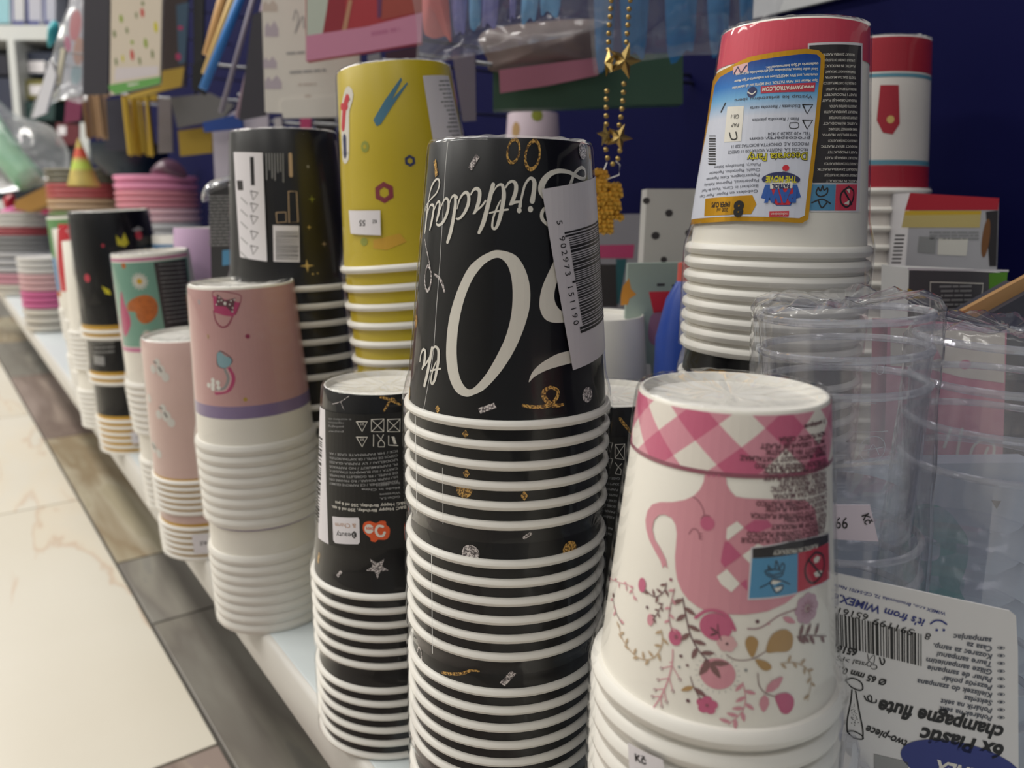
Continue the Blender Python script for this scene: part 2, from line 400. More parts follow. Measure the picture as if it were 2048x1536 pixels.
shelf_white = mat('shelf_enamel', (214, 222, 224), .35, var=.03, vscale=12)
lip_white = mat('shelf_lip', (206, 203, 197), .4)
sh = empty('display_shelf', (.34, 1.1, SHELF_Z-.031), 'long white metal shelf holding the rows of cup packs', 'shelf')
sh['kind'] = 'structure'; del sh['category']
o = link('shelf_board', box_mesh('shelf_board', WALL_X-EDGE_X-.004, 4.6, .0035, shelf_white, .001), sh, (WALL_X-(WALL_X-EDGE_X-.004)/2-.34, 0, .0275))
# rounded front lip
prof = [(0.004, .031), (.0012, .0302), (0, .028), (0, .002), (.001, 0), (.004, 0), (.004, .0275)]
vs, fs = [], []
for yy in (-2.3, 2.3):
    for x, z in prof: vs.append((x, yy, z))
n = len(prof)
for i in range(n-1): fs.append((i, i+1, n+i+1, n+i))
link('front_lip', mesh('front_lip', vs, fs, lip_white), sh, (EDGE_X-.34, 0, 0))
kick = mat('kick_panel', (16, 15, 15), .8)  # near-black colour puts the under-shelf shade into the material
link('under_shade_sheet', box_mesh('under_shade_sheet', WALL_X-EDGE_X-.012, 4.6, .002, kick), sh, (WALL_X-(WALL_X-EDGE_X-.012)/2-.34, 0, .006))  # unseen dark sheet added to cut bounce and darken the floor below
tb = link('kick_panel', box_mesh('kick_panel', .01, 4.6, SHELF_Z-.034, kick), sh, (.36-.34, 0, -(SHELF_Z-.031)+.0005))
peg_white = mat('perforated_rail', (188, 190, 192), .45)
dark = mat('dark_hole', (22, 22, 26), .8)
# white perforated rail along the top of the navy panel
c0 = atx(1500, 20, WALL_X-.004); c1 = atx(1700, -6, WALL_X-.004)
zr = atx(1600, 18, WALL_X).z
rail = link('trim_1', box_mesh('trim_1', .004, 1.0, .05, peg_white), None, (WALL_X-.0025, atx(1495, 20, WALL_X).y-.5, zr)); rail['kind'] = 'structure'; rail['label'] = 'white perforated metal rail on the navy panel'
hm = lathe('hole', [(0, .0003), (.0028, .0003), (.0028, 0)], dark, n=12)
for i in range(38):
    for z in (.012, .037):
        h = link('hole', hm, rail, (-.0021, -.47+i*.025, z)); h.rotation_euler = (0, -math.pi/2, 0)
# ------------------------------------------------------------------ paper cup packs
paper = mat('white_paper', (236, 233, 226), .42, spec=.4, trans=.0)
paper_w = mat('warm_white_paper', (240, 236, 226), .38, spec=.45)
black = mat('black_card', (14, 14, 17), .36, spec=.35)
FILM = clear('shrink_film', (.985, .985, .985), .05, 1.42, .014, .6)
FILM2 = clear('loose_film', (.975, .975, .98), .08, 1.45, .035, 1.0)
SMIN = .0019
CUPS = {}
def cup_meshes(key, rr, rb, H, wall, rimm, disc, tube=.0017, rimh=None, n=64):
    if key in CUPS: return CUPS[key]
    rw = rr-tube*1.15
    prof = [(rw, 0), (rw+(rb-rw)*.5, H*.5), (rb, H-.0006), (rb-.0004, H), (rb-.0011, H), (rb-.0014, H-.0005), (rb-.0019, H-.0027), (rb*.5, H-.0029), (.0003, H-.0029)]
    idx = [0, 0, 0, 1, 1, 1, 1, 1]
    inner = [(rb-.0016, H-.0056), (rw-.0004, .0)]
    prof2 = prof+[(.0003, H-.0040), (rb-.0024, H-.0040), (rw-.0005, 0)]
    body = lathe('cup', prof2, [wall, disc], idx+[1, 1, 1], n=n)
    rp = []
    for i in range(11):
        t = 2*math.pi*i/10; rp.append((rr-tube+tube*math.cos(t), (rimh or tube)*math.sin(t)))
    rim = lathe('rim', rp, [rimm], n=n)
    CUPS[key] = (body, rim, rw)
    return CUPS[key]
def axis_quat(pos, lean):
    """lean = (right, away) in viewer terms, small slopes; local -Y faces the viewer"""
    d = c2w(lean[0], lean[1]); ax = Vector((d.x, d.y, 1)).normalized()
    h = math.atan2(-(pos.x-CAM.x), (pos.y-CAM.y))
    return Vector((0, 0, 1)).rotation_difference(ax) @ Quaternion((0, 0, 1), h), ax
def film_mesh(key, nc, s, rr, rb, rw, H, wob=.0005, top=True, m=None, tail=.0):
    rnd = random.Random(key); n = 144; ztop = (nc-1)*s+H; zr = (nc-1)*s
    prof = []
    if tail: prof += [(rr+.0004-.0008, -tail), (rr-.0002, -tail*.5)]
    prof += [(rr+.0007, -.0012)]
    for i in range(nc): prof.append((rr+.0007, i*s+.0006))
    prof += [(rr+.0003, zr+.003), (rw+.0016-(rw-rb)*.05, zr+.008), (rw+.0009-(rw-rb)*.13, zr+.0125)]
    for k in (.25, .4, .55, .7, .85, .94): prof.append((rw+(rb-rw)*k+.0009, zr+H*k))
    prof += [(rb+.0009, ztop-.001), (rb+.0003, ztop+.0006)]
    if top: prof += [(rb*.93, ztop+.0008), (rb*.75, ztop-.0006), (rb*.5, ztop-.0016), (rb*.25, ztop-.0018), (.0004, ztop-.0018)]
    vs, fs = [], []
    sd = rnd.uniform(0, 50)
    for q, (r, z) in enumerate(prof):
        for i in range(n):
            t = 2*math.pi*i/n; x, y = math.sin(t), -math.cos(t)
            w = noise.noise(Vector((x*4+sd, y*4, z*40)))*.6+noise.noise(Vector((x*9+sd, y*9, z*120)))*.4
            flat = z > ztop-.0004 or r < rb*.95
            if flat and top: 
                zz = z+abs(noise.noise(Vector((x*r*160+sd, y*r*160, 3))))*.0024*(1 if r < rb*.9 else .4); rrr = r
            else: zz = z; rrr = r+abs(w)*wob*.8+noise.noise(Vector((x*16+sd, y*16, z*14)))*.00010*(1.6 if z > zr+.004 and z < zr+.02 else 1)
            vs.append((rrr*x, rrr*y, zz))
    for k in range(len(prof)-1):
        for i in range(n):
            j = (i+1) % n; fs.append((k*n+i, k*n+j, (k+1)*n+j, (k+1)*n+i))
    return mesh('film', vs, fs, m or FILM)
ORD = ['topmost', 'second', 'third', 'lowest']
class Stack: pass
NOFILM = ('W1', 'G', 'V', 'V2', 'Z', 'Q', 'U')
def stack(key, pos, z1, rr, rb, H, packs, gap, wall, labels, group, lean=(0, 0), s=None, rimm=None, disc=None, film=True, tube=.0017, floor_z=None, name='cup_pack', rimh=None, wob=.0005, tail=0.0):
    """pos: xy of the first (uppermost) rim centre; z1: its height; packs: cups per pack, top pack first"""
    S = Stack(); floor_z = SHELF_Z if floor_z is None else floor_z
    rimm = rimm or paper; disc = disc or paper
    body, rim, rw = cup_meshes(key, rr, rb, H, wall, rimm, disc, tube, rimh)
    q, ax = axis_quat(Vector((pos[0], pos[1], 0)), lean)
    D = (z1-floor_z-(rimh or tube))/ax.z
    if s is None: s = (D-gap*(len(packs)-1))/sum(n-1 for n in packs)
    top = Vector((pos[0], pos[1], z1)); dist = 0; S.packs = []; S.s = s
    for k, nc in enumerate(packs):
        base = top-ax*(dist+(nc-1)*s)
        root = empty(name, base, labels[k], 'cup pack', group, q)
        cups = []
        for i in range(nc):
            c = link('cup', body, root, (0, 0, i*s)); r = link('rim', rim, c); cups.append(c)
            c.rotation_euler = (0, 0, random.uniform(0, 6.28) if i < nc-1 else 0)
        if film and key not in NOFILM: link('film', film_mesh(key+str(k), nc, s, rr, rb, rw, H, wob, tail=tail), root)
        S.packs.append((root, cups)); dist += (nc-1)*s+gap
    root, cups = S.packs[0]; n0 = packs[0]
    M = Matrix.Translation(top) @ q.to_matrix().to_4x4()
    S.M = M; S.root = root; S.top = cups[-1]; S.rw = rw; S.rb = rb; S.H = H; S.rr = rr; S.q = q; S.ax = ax
    S.cone = Cone(M, rw, rb, H); S.filmcone = Cone(M, rw, rb, H, .0011); S.n0 = n0
    def pcone(k, extra=0.0):
        r, cs = S.packs[k]; Mk = Matrix.Translation(r.location+ax*((packs[k]-1)*s)) @ q.to_matrix().to_4x4()
        return Cone(Mk, rw, rb, H, extra)
    S.pcone = pcone
    return S
Z = lambda z: z+CZ
pc = c2w(-.0018, .2939)
sC = stack('C', pc, Z(-.0709), .040, .0291, .0949, [6, 6, 6, 6], .0145, black,
    ['topmost pack of black fiftieth birthday paper cups in the tall centre stack', 'second pack from the top in the tall black birthday cup stack', 'third pack from the top in the tall black birthday cup stack', 'lowest pack in the tall black birthday cup stack, at the shelf'],
    'black birthday cup packs in the centre stack', lean=(.012, .006), tail=.006)
ps = c2w(-.0626, .3713)
sS = stack('C', ps, Z(-.1754), .040, .0291, .0949, [6, 6], .0131, black,
    ['black birthday cup pack with white barcode strip left of the centre stack', 'lower black birthday cup pack standing on the shelf left of the centre stack'], 'black birthday cups left of centre')
pm = c2w(-.1641, .4821)
pinkm = mat('rose_print', (204, 160, 158), .4)
sM = stack('M', pm, Z(-.1385), .0375, .0309, .0978, [8, 8], .0248, paper_w,
    ['pink cup pack with a handbag and rainbow print and lilac band', 'lower white rimmed cup pack under the pink handbag print pack'], 'pink handbag print cups', lean=(-.018, -.035), tube=.0017, rimh=.0035)
ppk = c2w(.0604, .2094)
sP = stack('P', ppk, Z(-.1320), .0366, .0254, .0845, [8, 8], .024, paper_w,
    ['nearest cup pack with pink gingham top, teapot and flower print', 'lower cream cup pack beneath the pink gingham teapot pack'], 'gingham teapot cups', lean=(.006, .002), tube=.0022, rimh=.0030)
beige = mat('powder_pink_print', (214, 184, 176), .42)
gold = mat('gold_ink', (206, 162, 60), .35, metal=.35)
sB = stack('B', Vector((.147, .626, 0)), 0.243, .0395, .0325, .1075, [6, 6], .013, beige,
    ['powder pink cup pack with white clouds and gold rings', 'lower powder pink cup pack with a price sticker on its rims'], 'powder pink gold ringed cups', lean=(-.02, -.06), tube=.0019, disc=paper)
mint = mat('mint_print', (120, 168, 150), .42)
sD = stack('D', Vector((.152, .742, 0)), 0.295, .0385, .0312, .113, [8, 8], .03, paper_w,
    ['mint cup pack with a daisy and orange hedgehog print', 'lower white cup pack beneath the mint daisy cups'], 'mint daisy cups', lean=(-.05, -.05), tube=.0022, rimh=.003)
sK = stack('K', Vector((.155, .958, 0)), 0.318, .047, .039, .125, [2, 2, 6], .043, black,
    ['black cup pack with red berry print and gold rings in loose film', 'second black berry cup pack with rows of small print', 'lowest gold ringed black cup pack in the row of white stacks'], 'black berry cups', tube=.002, rimm=paper, lean=(-.03, -.05), wob=.004)
sW1 = stack('W1', Vector((.150, 1.085, 0)), 0.298, .041, .033, .11, [8, 8], .03, paper_w,
    ['plain white cup pack partly hidden left of the black berry cups', 'lower plain white cup pack left of the gold ringed cups'], 'plain white cups in the row', lean=(-.03, 0), tube=.0022, rimh=.003)
redc = mat('red_print', (206, 48, 62), .45)
sR = stack('R', Vector((.161, 1.229, 0)), 0.296, .042, .036, .125, [8, 8], .03, paper_w,
    ['cup pack with a tall red panel far down the row', 'lower white cup pack beneath the red panel cups'], 'red panel cups', lean=(-.03, -.04), tube=.0022, rimh=.003)
sG = stack('G', Vector((.171, 1.377, 0)), 0.296, .042, .036, .14, [8, 8], .03, paper_w,
    ['green and blue cup pack just behind the red panel cups', 'lower white cup pack at the far end of the cup row'], 'green and blue cups', lean=(-.03, -.04), tube=.0022, rimh=.003)
yel = mat('yellow_print', (196, 174, 34), .4)
py = at(830, 525, .4565)
sY = stack('Y', py, py.z, .0435, .0312, .106, [9, 7, 7], .012, yel,
    ['tall yellow cup pack with hexagon nuts print and price sticker', 'second yellow cup pack below the hexagon nuts pack', 'lowest yellow cup pack behind the black birthday cups'], 'yellow cups', lean=(-.085, 0), tube=.0021)
bk2 = mat('charcoal_card', (26, 25, 27), .36)
pw = at(592, 568, .53)
sW = stack('W', pw, pw.z, .0445, .0335, .098, [6, 6, 6], .02, bk2,
    ['black cup pack with gold stars and a long white info strip', 'second black gold star cup pack behind the pink handbag cups', 'lowest black gold star cup pack behind the pink handbag cups'], 'black gold star cups', lean=(-.02, 0), tube=.0021)
pa = at(1552, 497, .347)
sA = stack('A', pa, pa.z, .0397, .0293, .0896, [8], .02, paper_w,
    ['white cup pack with red top band and gold framed label on the right'], None, lean=(.012, 0), s=.0061, tube=.0021, rimh=.0024, floor_z=None)
zA = (sA.packs[0][0].location.z)
b2 = sA.packs[0][0].location
sA2 = stack('C', Vector((b2.x, b2.y, 0)), b2.z-.014, .040, .0291, .0949, [6, 6, 6, 6], .011, black,
    ['black birthday cup pack right under the white red-banded pack', 'second black birthday cup pack below the red-banded pack', 'third black birthday cup pack below the red-banded pack', 'lowest black birthday cup pack below the red-banded pack'], 'black birthday cups on the right', lean=(0, 0))
p2 = at(1285, 985, .40)
sS2 = stack('C', Vector((.2365, .2545, 0)), Z(-.1754)+.001, .040, .0291, .0949, [6, 6], .0131, black,
    ['black birthday cup pack squeezed between the centre stack and gingham cups', 'lower black birthday cup pack behind the gingham cups'], 'black birthday cups right of centre')
pl = at(1722, 385, .50)
ladyw = mat('offwhite_print', (222, 216, 210), .45)
sL = stack('L', pl, pl.z, .0405, .0315, .088, [8, 8, 8], .02, ladyw,
    ['red and white cup pack by the navy panel behind the red-banded pack', 'second red and white cup pack by the navy panel', 'lowest red and white cup pack by the navy panel'], 'red and white cups at the back', tube=.002)
pb = at(1190, 820, .47)
grey_pr = mat('pale_grey_print', (216, 214, 208), .45)
sV = stack('V', Vector((.315, .355, 0)), CZ-.060-.09, .041, .0315, .09, [6, 5], .02, grey_pr,
    ['plain off-white cup pack behind the centre stack', 'lower plain off-white cup pack behind the centre stack'], 'plain off-white cups', tube=.0019)
# ------------------------------------------------------------------ prints on the cups
ink_w = mat('white_ink', (226, 222, 212), .45)
ink_k = mat('black_ink', (20, 18, 20), .5)
ink_g = mat('grey_ink', (150, 150, 150), .5)
gold_gl = glitter('gold_glitter', (96, 66, 22), (226, 178, 92)); silv_gl = glitter('silver_glitter', (92, 84, 86), (226, 218, 216))
label_w = mat('white_label', (226, 222, 226), .4); label_k = mat('black_label', (18, 18, 19), .38)
def confetti(d, items):
    """items: (kind, x, y, size_mm, rot, mat)"""
    for it in items:
        kind, x, y, sz, rot, m = it; c = d.P(x, y)
        if kind == 'bar':
            ca, sa = math.cos(rot), math.sin(rot); w, h = sz, sz*.36
            d.fill([[(c[0]+ca*p*w-sa*q*h, c[1]+sa*p*w+ca*q*h) for p, q in ((-.5, -.5), (.5, -.5), (.5, .5), (-.5, .5))]], m, 0)
        elif kind == 'dot': d.ell(c, sz/2, sz/2, m, 0, n=22)
        elif kind == 'dia': d.fill([[(c[0], c[1]-sz*.6), (c[0]+sz*.42, c[1]), (c[0], c[1]+sz*.6), (c[0]-sz*.42, c[1])]], m, 0)
        elif kind == 'ring': d.ell(c, sz*.36, sz*.62, m, 0, rot=rot, n=26, inner=.74)
        elif kind == 'star':
            d.fill([[(c[0]+math.cos(rot+k*math.pi/5)*sz*(.5 if k % 2 == 0 else .2), c[1]+math.sin(rot+k*math.pi/5)*sz*(.5 if k % 2 == 0 else .2)) for k in range(10)]], m, 0)
        elif kind == 'spark':
            d.fill([[(c[0]+math.cos(rot+k*math.pi/4)*sz*(.5 if k % 2 == 0 else .12), c[1]+math.sin(rot+k*math.pi/4)*sz*(.5 if k % 2 == 0 else .12)) for k in range(8)]], m, 0)
# --- centre stack: 50th Birthday
d = Decal(sC.cone); d.Z = (780, 260, 2.56)
d.ring([(555, 615), (640, 640), (690, 710), (715, 800), (715, 900), (690, 1000), (650, 1100), (600, 1190), (540, 1270), (480, 1330), (430, 1355), (390, 1365), (340, 1340), (305, 1270), (290, 1180), (290, 1090), (300, 990), (320, 900), (355, 800), (400, 710), (450, 660), (500, 630)],
       [(560, 655), (600, 690), (622, 760), (628, 850), (620, 950), (595, 1050), (555, 1140), (505, 1230), (460, 1290), (420, 1325), (390, 1320), (360, 1270), (345, 1190), (343, 1090), (355, 980), (380, 870), (420, 770), (470, 700), (515, 665)], ink_w, 0, 4)
d.poly([(858, 640), (815, 720), (780, 800), (765, 870), (768, 920), (790, 965), (830, 985), (890, 985), (960, 975), (990, 930), (930, 940), (880, 928), (850, 895), (840, 850), (850, 790), (880, 700)], ink_w, 0, 3)
d.poly([(710, 1292), (725, 1245), (760, 1205), (810, 1170), (860, 1145), (915, 1130), (980, 1110), (985, 1170), (930, 1192), (870, 1208), (800, 1230), (740, 1262)], ink_w, 0, 3)
Z1 = (840, 320, 8.533); Z2 = (980, 300, 8.532); Z5 = (820, 640, 8.083)
for Zz, strokes in ((Z1, [
    [(95, 870, 12), (130, 790, 16), (155, 680, 22), (175, 570, 30), (205, 460, 34), (250, 370, 30), (300, 325, 26), (338, 360, 30), (330, 460, 26), (285, 570, 22), (220, 640, 20), (160, 710, 18), (105, 800, 14), (85, 860, 10)],
    [(150, 740, 24), (135, 850, 30), (120, 980, 32), (105, 1120, 32), (92, 1240, 18)],
    [(145, 900, 12), (175, 790, 18), (215, 765, 28), (245, 800, 34), (230, 920, 42), (205, 1060, 44), (175, 1185, 26)],
    [(250, 860, 14), (285, 760, 20), (320, 710, 30), (345, 740, 36), (335, 850, 46), (315, 950, 44), (290, 1040, 30)],
    [(355, 840, 16), (400, 720, 24), (450, 655, 34), (490, 700, 42), (490, 820, 50), (455, 950, 50), (400, 1060, 46), (340, 1110, 38), (300, 1105, 30), (290, 1080, 20)],
    [(505, 760, 16), (540, 650, 24), (590, 605, 40), (635, 640, 46)],
    [(605, 620, 44), (612, 740, 54), (590, 900, 60), (560, 1080, 62), (520, 1260, 66), (475, 1400, 52)],
    [(640, 830, 18), (680, 680, 28), (740, 580, 40), (800, 555, 52), (835, 620, 58), (830, 740, 60), (780, 870, 54), (720, 960, 44), (665, 1005, 36), (625, 1000, 24)],
    [(870, 590, 26), (920, 510, 40), (975, 490, 54), (1020, 540, 64), (1015, 660, 68), (985, 780, 64), (940, 890, 48), (912, 915, 22)],
    [(935, 895, 24), (1010, 830, 30), (1070, 770, 32), (1120, 700, 36)],
    [(1250, 420, 70), (1225, 520, 74), (1180, 700, 74), (1130, 900, 76), (1080, 1080, 76), (1010, 1240, 54)],
    [(1250, 560, 16), (1290, 480, 24), (1350, 425, 40), (1410, 440, 56), (1432, 600, 76), (1405, 800, 72), (1360, 1000, 68), (1310, 1140, 52), (1265, 1175, 42), (1235, 1130, 38), (1250, 1000, 34), (1290, 880, 32), (1340, 760, 28), (1375, 690, 20)],
    [(1190, 905, 28), (1290, 880, 32), (1400, 860, 32), (1500, 845, 32)]]),
  (Z2, [
    [(270, 640, 26), (320, 560, 40), (390, 535, 48), (440, 590, 70), (440, 700, 72), (410, 800, 70), (370, 900, 66), (338, 930, 30)],
    [(370, 915, 54), (440, 890, 44), (520, 885, 34)],
    [(510, 960, 64), (530, 850, 40), (560, 720, 40), (590, 610, 40), (640, 520, 42), (700, 480, 52), (752, 540, 74), (752, 640, 78), (738, 760, 80), (718, 870, 92)],
    [(905, 800, 40), (870, 700, 72), (880, 600, 80), (930, 500, 74), (1020, 410, 60), (1130, 365, 50), (1230, 360, 46), (1340, 380, 44), (1430, 425, 44), (1520, 475, 42), (1590, 490, 38), (1620, 440, 36), (1610, 340, 36), (1560, 300, 38), (1500, 330, 38), (1430, 410, 40), (1385, 530, 46), (1340, 640, 46)],
    [(975, 1275, 50), (890, 1180, 62), (880, 1080, 62), (920, 1000, 50)]]),
  (Z5, [
    [(168, 670, 20), (180, 570, 24), (215, 480, 30), (250, 500, 40), (250, 590, 46), (235, 700, 42), (205, 790, 26)],
    [(215, 770, 22), (270, 700, 24), (330, 600, 28)], [(365, 450, 42), (345, 560, 46), (310, 750, 48), (275, 920, 50), (240, 1060, 46)],
    [(370, 460, 26), (420, 432, 34), (465, 490, 44), (465, 640, 46), (440, 800, 46), (410, 950, 42), (370, 1030, 34), (345, 1000, 26), (355, 900, 26), (385, 780, 24), (430, 670, 18)],
    [(340, 820, 22), (420, 800, 26), (500, 785, 26)]])):
    d.Z = Zz
    for st in strokes: d.stroke(st, ink_w, 1)
d.Z = Z2; d.ell(d.P(688, 1010), .95, 1.0, ink_w, 1); d.ell(d.P(497, 1030), .85, .95, ink_w, 1)
d.Z = (780, 260, 2.56)
confetti(d, [('bar', 430, 165, 5.2, .95, silv_gl), ('bar', 235, 195, 6, -1.1, gold_gl), ('ring', 632, 108, 7.0, -.2, gold_gl), ('ring', 730, 128, 8.6, -.25, gold_gl), ('dot', 985, 105, 6, 0, silv_gl),
    ('ring', 195, 760, 8, .1, silv_gl), ('dia', 245, 1428, 2.6, 0, gold_gl), ('bar', 498, 1424, 5.5, .42, silv_gl), ('dot', 1010, 1355, 5.5, 0, silv_gl), ('dot', 100, 1350, 6, 0, gold_gl), ('dot', 135, 980, 5, 0, gold_gl)])
d.stroke([(683, 1410, 18), (740, 1418, 18), (810, 1410, 20), (850, 1375, 18), (858, 1335, 16), (820, 1318, 18), (785, 1345, 24), (800, 1385, 24), (840, 1410, 22), (885, 1405, 14)], gold_gl, 0)
d.stroke([(230, 740, 10), (262, 770, 14), (280, 828, 8)], silv_gl, 0); d.stroke([(180, 560, 5), (195, 640, 5), (205, 690, 5)], silv_gl, 0)
d.build('print', sC.top, 'white script lettering and glitter confetti print')
# barcode sticker on the film
d = Decal(sC.filmcone, base=.0000, lay=.0001); d.Z = (1060, 340, 6.98)
tl, bl = d.P(165, 268), (d.P(600, 1400+1396)); 
d.Z = (1060, 540, 6.98); bl = d.P(600, 1400); br0 = d.P(900, 1235)
d.Z = (1060, 340, 6.98); tr0 = d.P(700, 130)
k1 = (tr0[1]-tl[1])/(tr0[0]-tl[0]); k2 = (br0[1]-bl[1])/(br0[0]-bl[0])
W = 38.0; tr = (tl[0]+W, tl[1]+k1*W*.75); br = (bl[0]+W*.98, bl[1]+k1*W*.75)
d.fill([[bl, br, tr, tl]], mat('sticker_grey_white', (204, 199, 204), .4), 0)
def LB(u, v): return tuple(tl[i]*(1-u)*(1-v)+tr[i]*u*(1-v)+bl[i]*(1-u)*v+br[i]*u*v for i in (0, 1))
seq = []
rb_ = random.Random(5); x = .245
while x < .80:
    wd = rb_.choice((.0055, .0055, .010, .015)); seq.append((x, wd)); x += wd+rb_.choice((.0055, .0055, .0075))
for i, (x, wd) in enumerate(seq):
    u0 = .16 if (i < 2 or i > len(seq)-3 or abs(i-len(seq)//2) < 1) else .20
    d.fill([[LB(u0, x+wd), LB(.97, x+wd), LB(.97, x), LB(u0, x)]], ink_k, 1)
dig = '5902973151190'; vs_ = [.175]+[.262+.0385*i for i in range(7)][0:6]+[.53+.0402*i for i in range(6)]
for ch, v in zip(dig, vs_):
    p0 = LB(.095, v); p1 = LB(.095, v+.03); d.text(ch, p0, p1, 3.4, ink_k, 1, mm=True, fit=False)
d.build('barcode_sticker', sC.root, 'white barcode sticker wrapped around the film')
# thin tear strips of the film
strip = mat('film_seam', (228, 228, 226), .3)
for k, pts in ((0, [(299, 60), (285, 200), (262, 600), (240, 900), (222, 1150), (190, 1340), (172, 1440)]),):
    d = Decal(sC.filmcone); d.Z = (780, 260, 2.56); d.stroke([(x, y, 2.0) for x, y in pts], strip, 0, cap=False); d.build('film_seam', sC.root)
def seam_vert(S, k, a, z0, z1, w=.35):
    r, cs = S.packs[k]; vs = []
    th = a; rr = S.rr+.0012
    for z in (z0, z1):
        for t in (th, th+w/1000/rr): vs.append((rr*math.sin(t), -rr*math.cos(t), z))
    link('film_seam', mesh('film_seam', vs, [(0, 1, 3, 2)], strip), r)
seam_vert(sC, 0, -.93, -.001, .036); seam_vert(sC, 1, -.72, -.003, .037); seam_vert(sC, 0, -.58, -.001, .02, .2)
d = Decal(sC.pcone(1)); d.Z = (780, 1060, 4.452)
confetti(d, [('dot', 718, 205, 6.0, 0, silv_gl), ('dot', 1600, 168, 6.0, 0, gold_gl), ('bar', 1222, 50, 3.4, .6, silv_gl)])
d.build('print', sC.packs[1][1][-1])
d = Decal(sC.pcone(2)); d.Z = (780, 1060, 4.452)
confetti(d, [('bar', 1050, 1320, 6, .9, silv_gl), ('ring', 265, 1120, 6, .2, silv_gl)]); d.stroke([(470, 1270, 26), (560, 1280, 28), (650, 1275, 26), (720, 1250, 22), (790, 1255, 18)], gold_gl, 0)
d.build('print', sC.packs[2][1][-1])
d = Decal(sC.cone); d.Z = (780, 760, 4.452)
for x, y, s_ in ((672, 480, 2.6), (680, 832, 2.8), (1195, 1030, 3.0)):
    k = {480: 4, 832: 2, 1030: 1}[y]; c = sC.packs[0][1][k]
    M = Matrix.Translation(sC.packs[0][0].location+sC.ax*(k*sC.s)) @ sC.q.to_matrix().to_4x4()
    dd = Decal(Cone(M, sC.rw, sC.rb, sC.H)); dd.Z = (780, 760, 4.452); c.rotation_euler = (0, 0, 0); confetti(dd, [('dia', x, y, s_, 0, gold_gl)]); dd.build('print', c)
c = sC.packs[0][1][1]
M = Matrix.Translation(sC.packs[0][0].location+sC.ax*(1*sC.s)) @ sC.q.to_matrix().to_4x4()
dd = Decal(Cone(M, sC.rw, sC.rb, sC.H)); dd.Z = (780, 760, 4.452); confetti(dd, [('dot', 660, 978, 5.6, 0, gold_gl)]); dd.build('print', c)

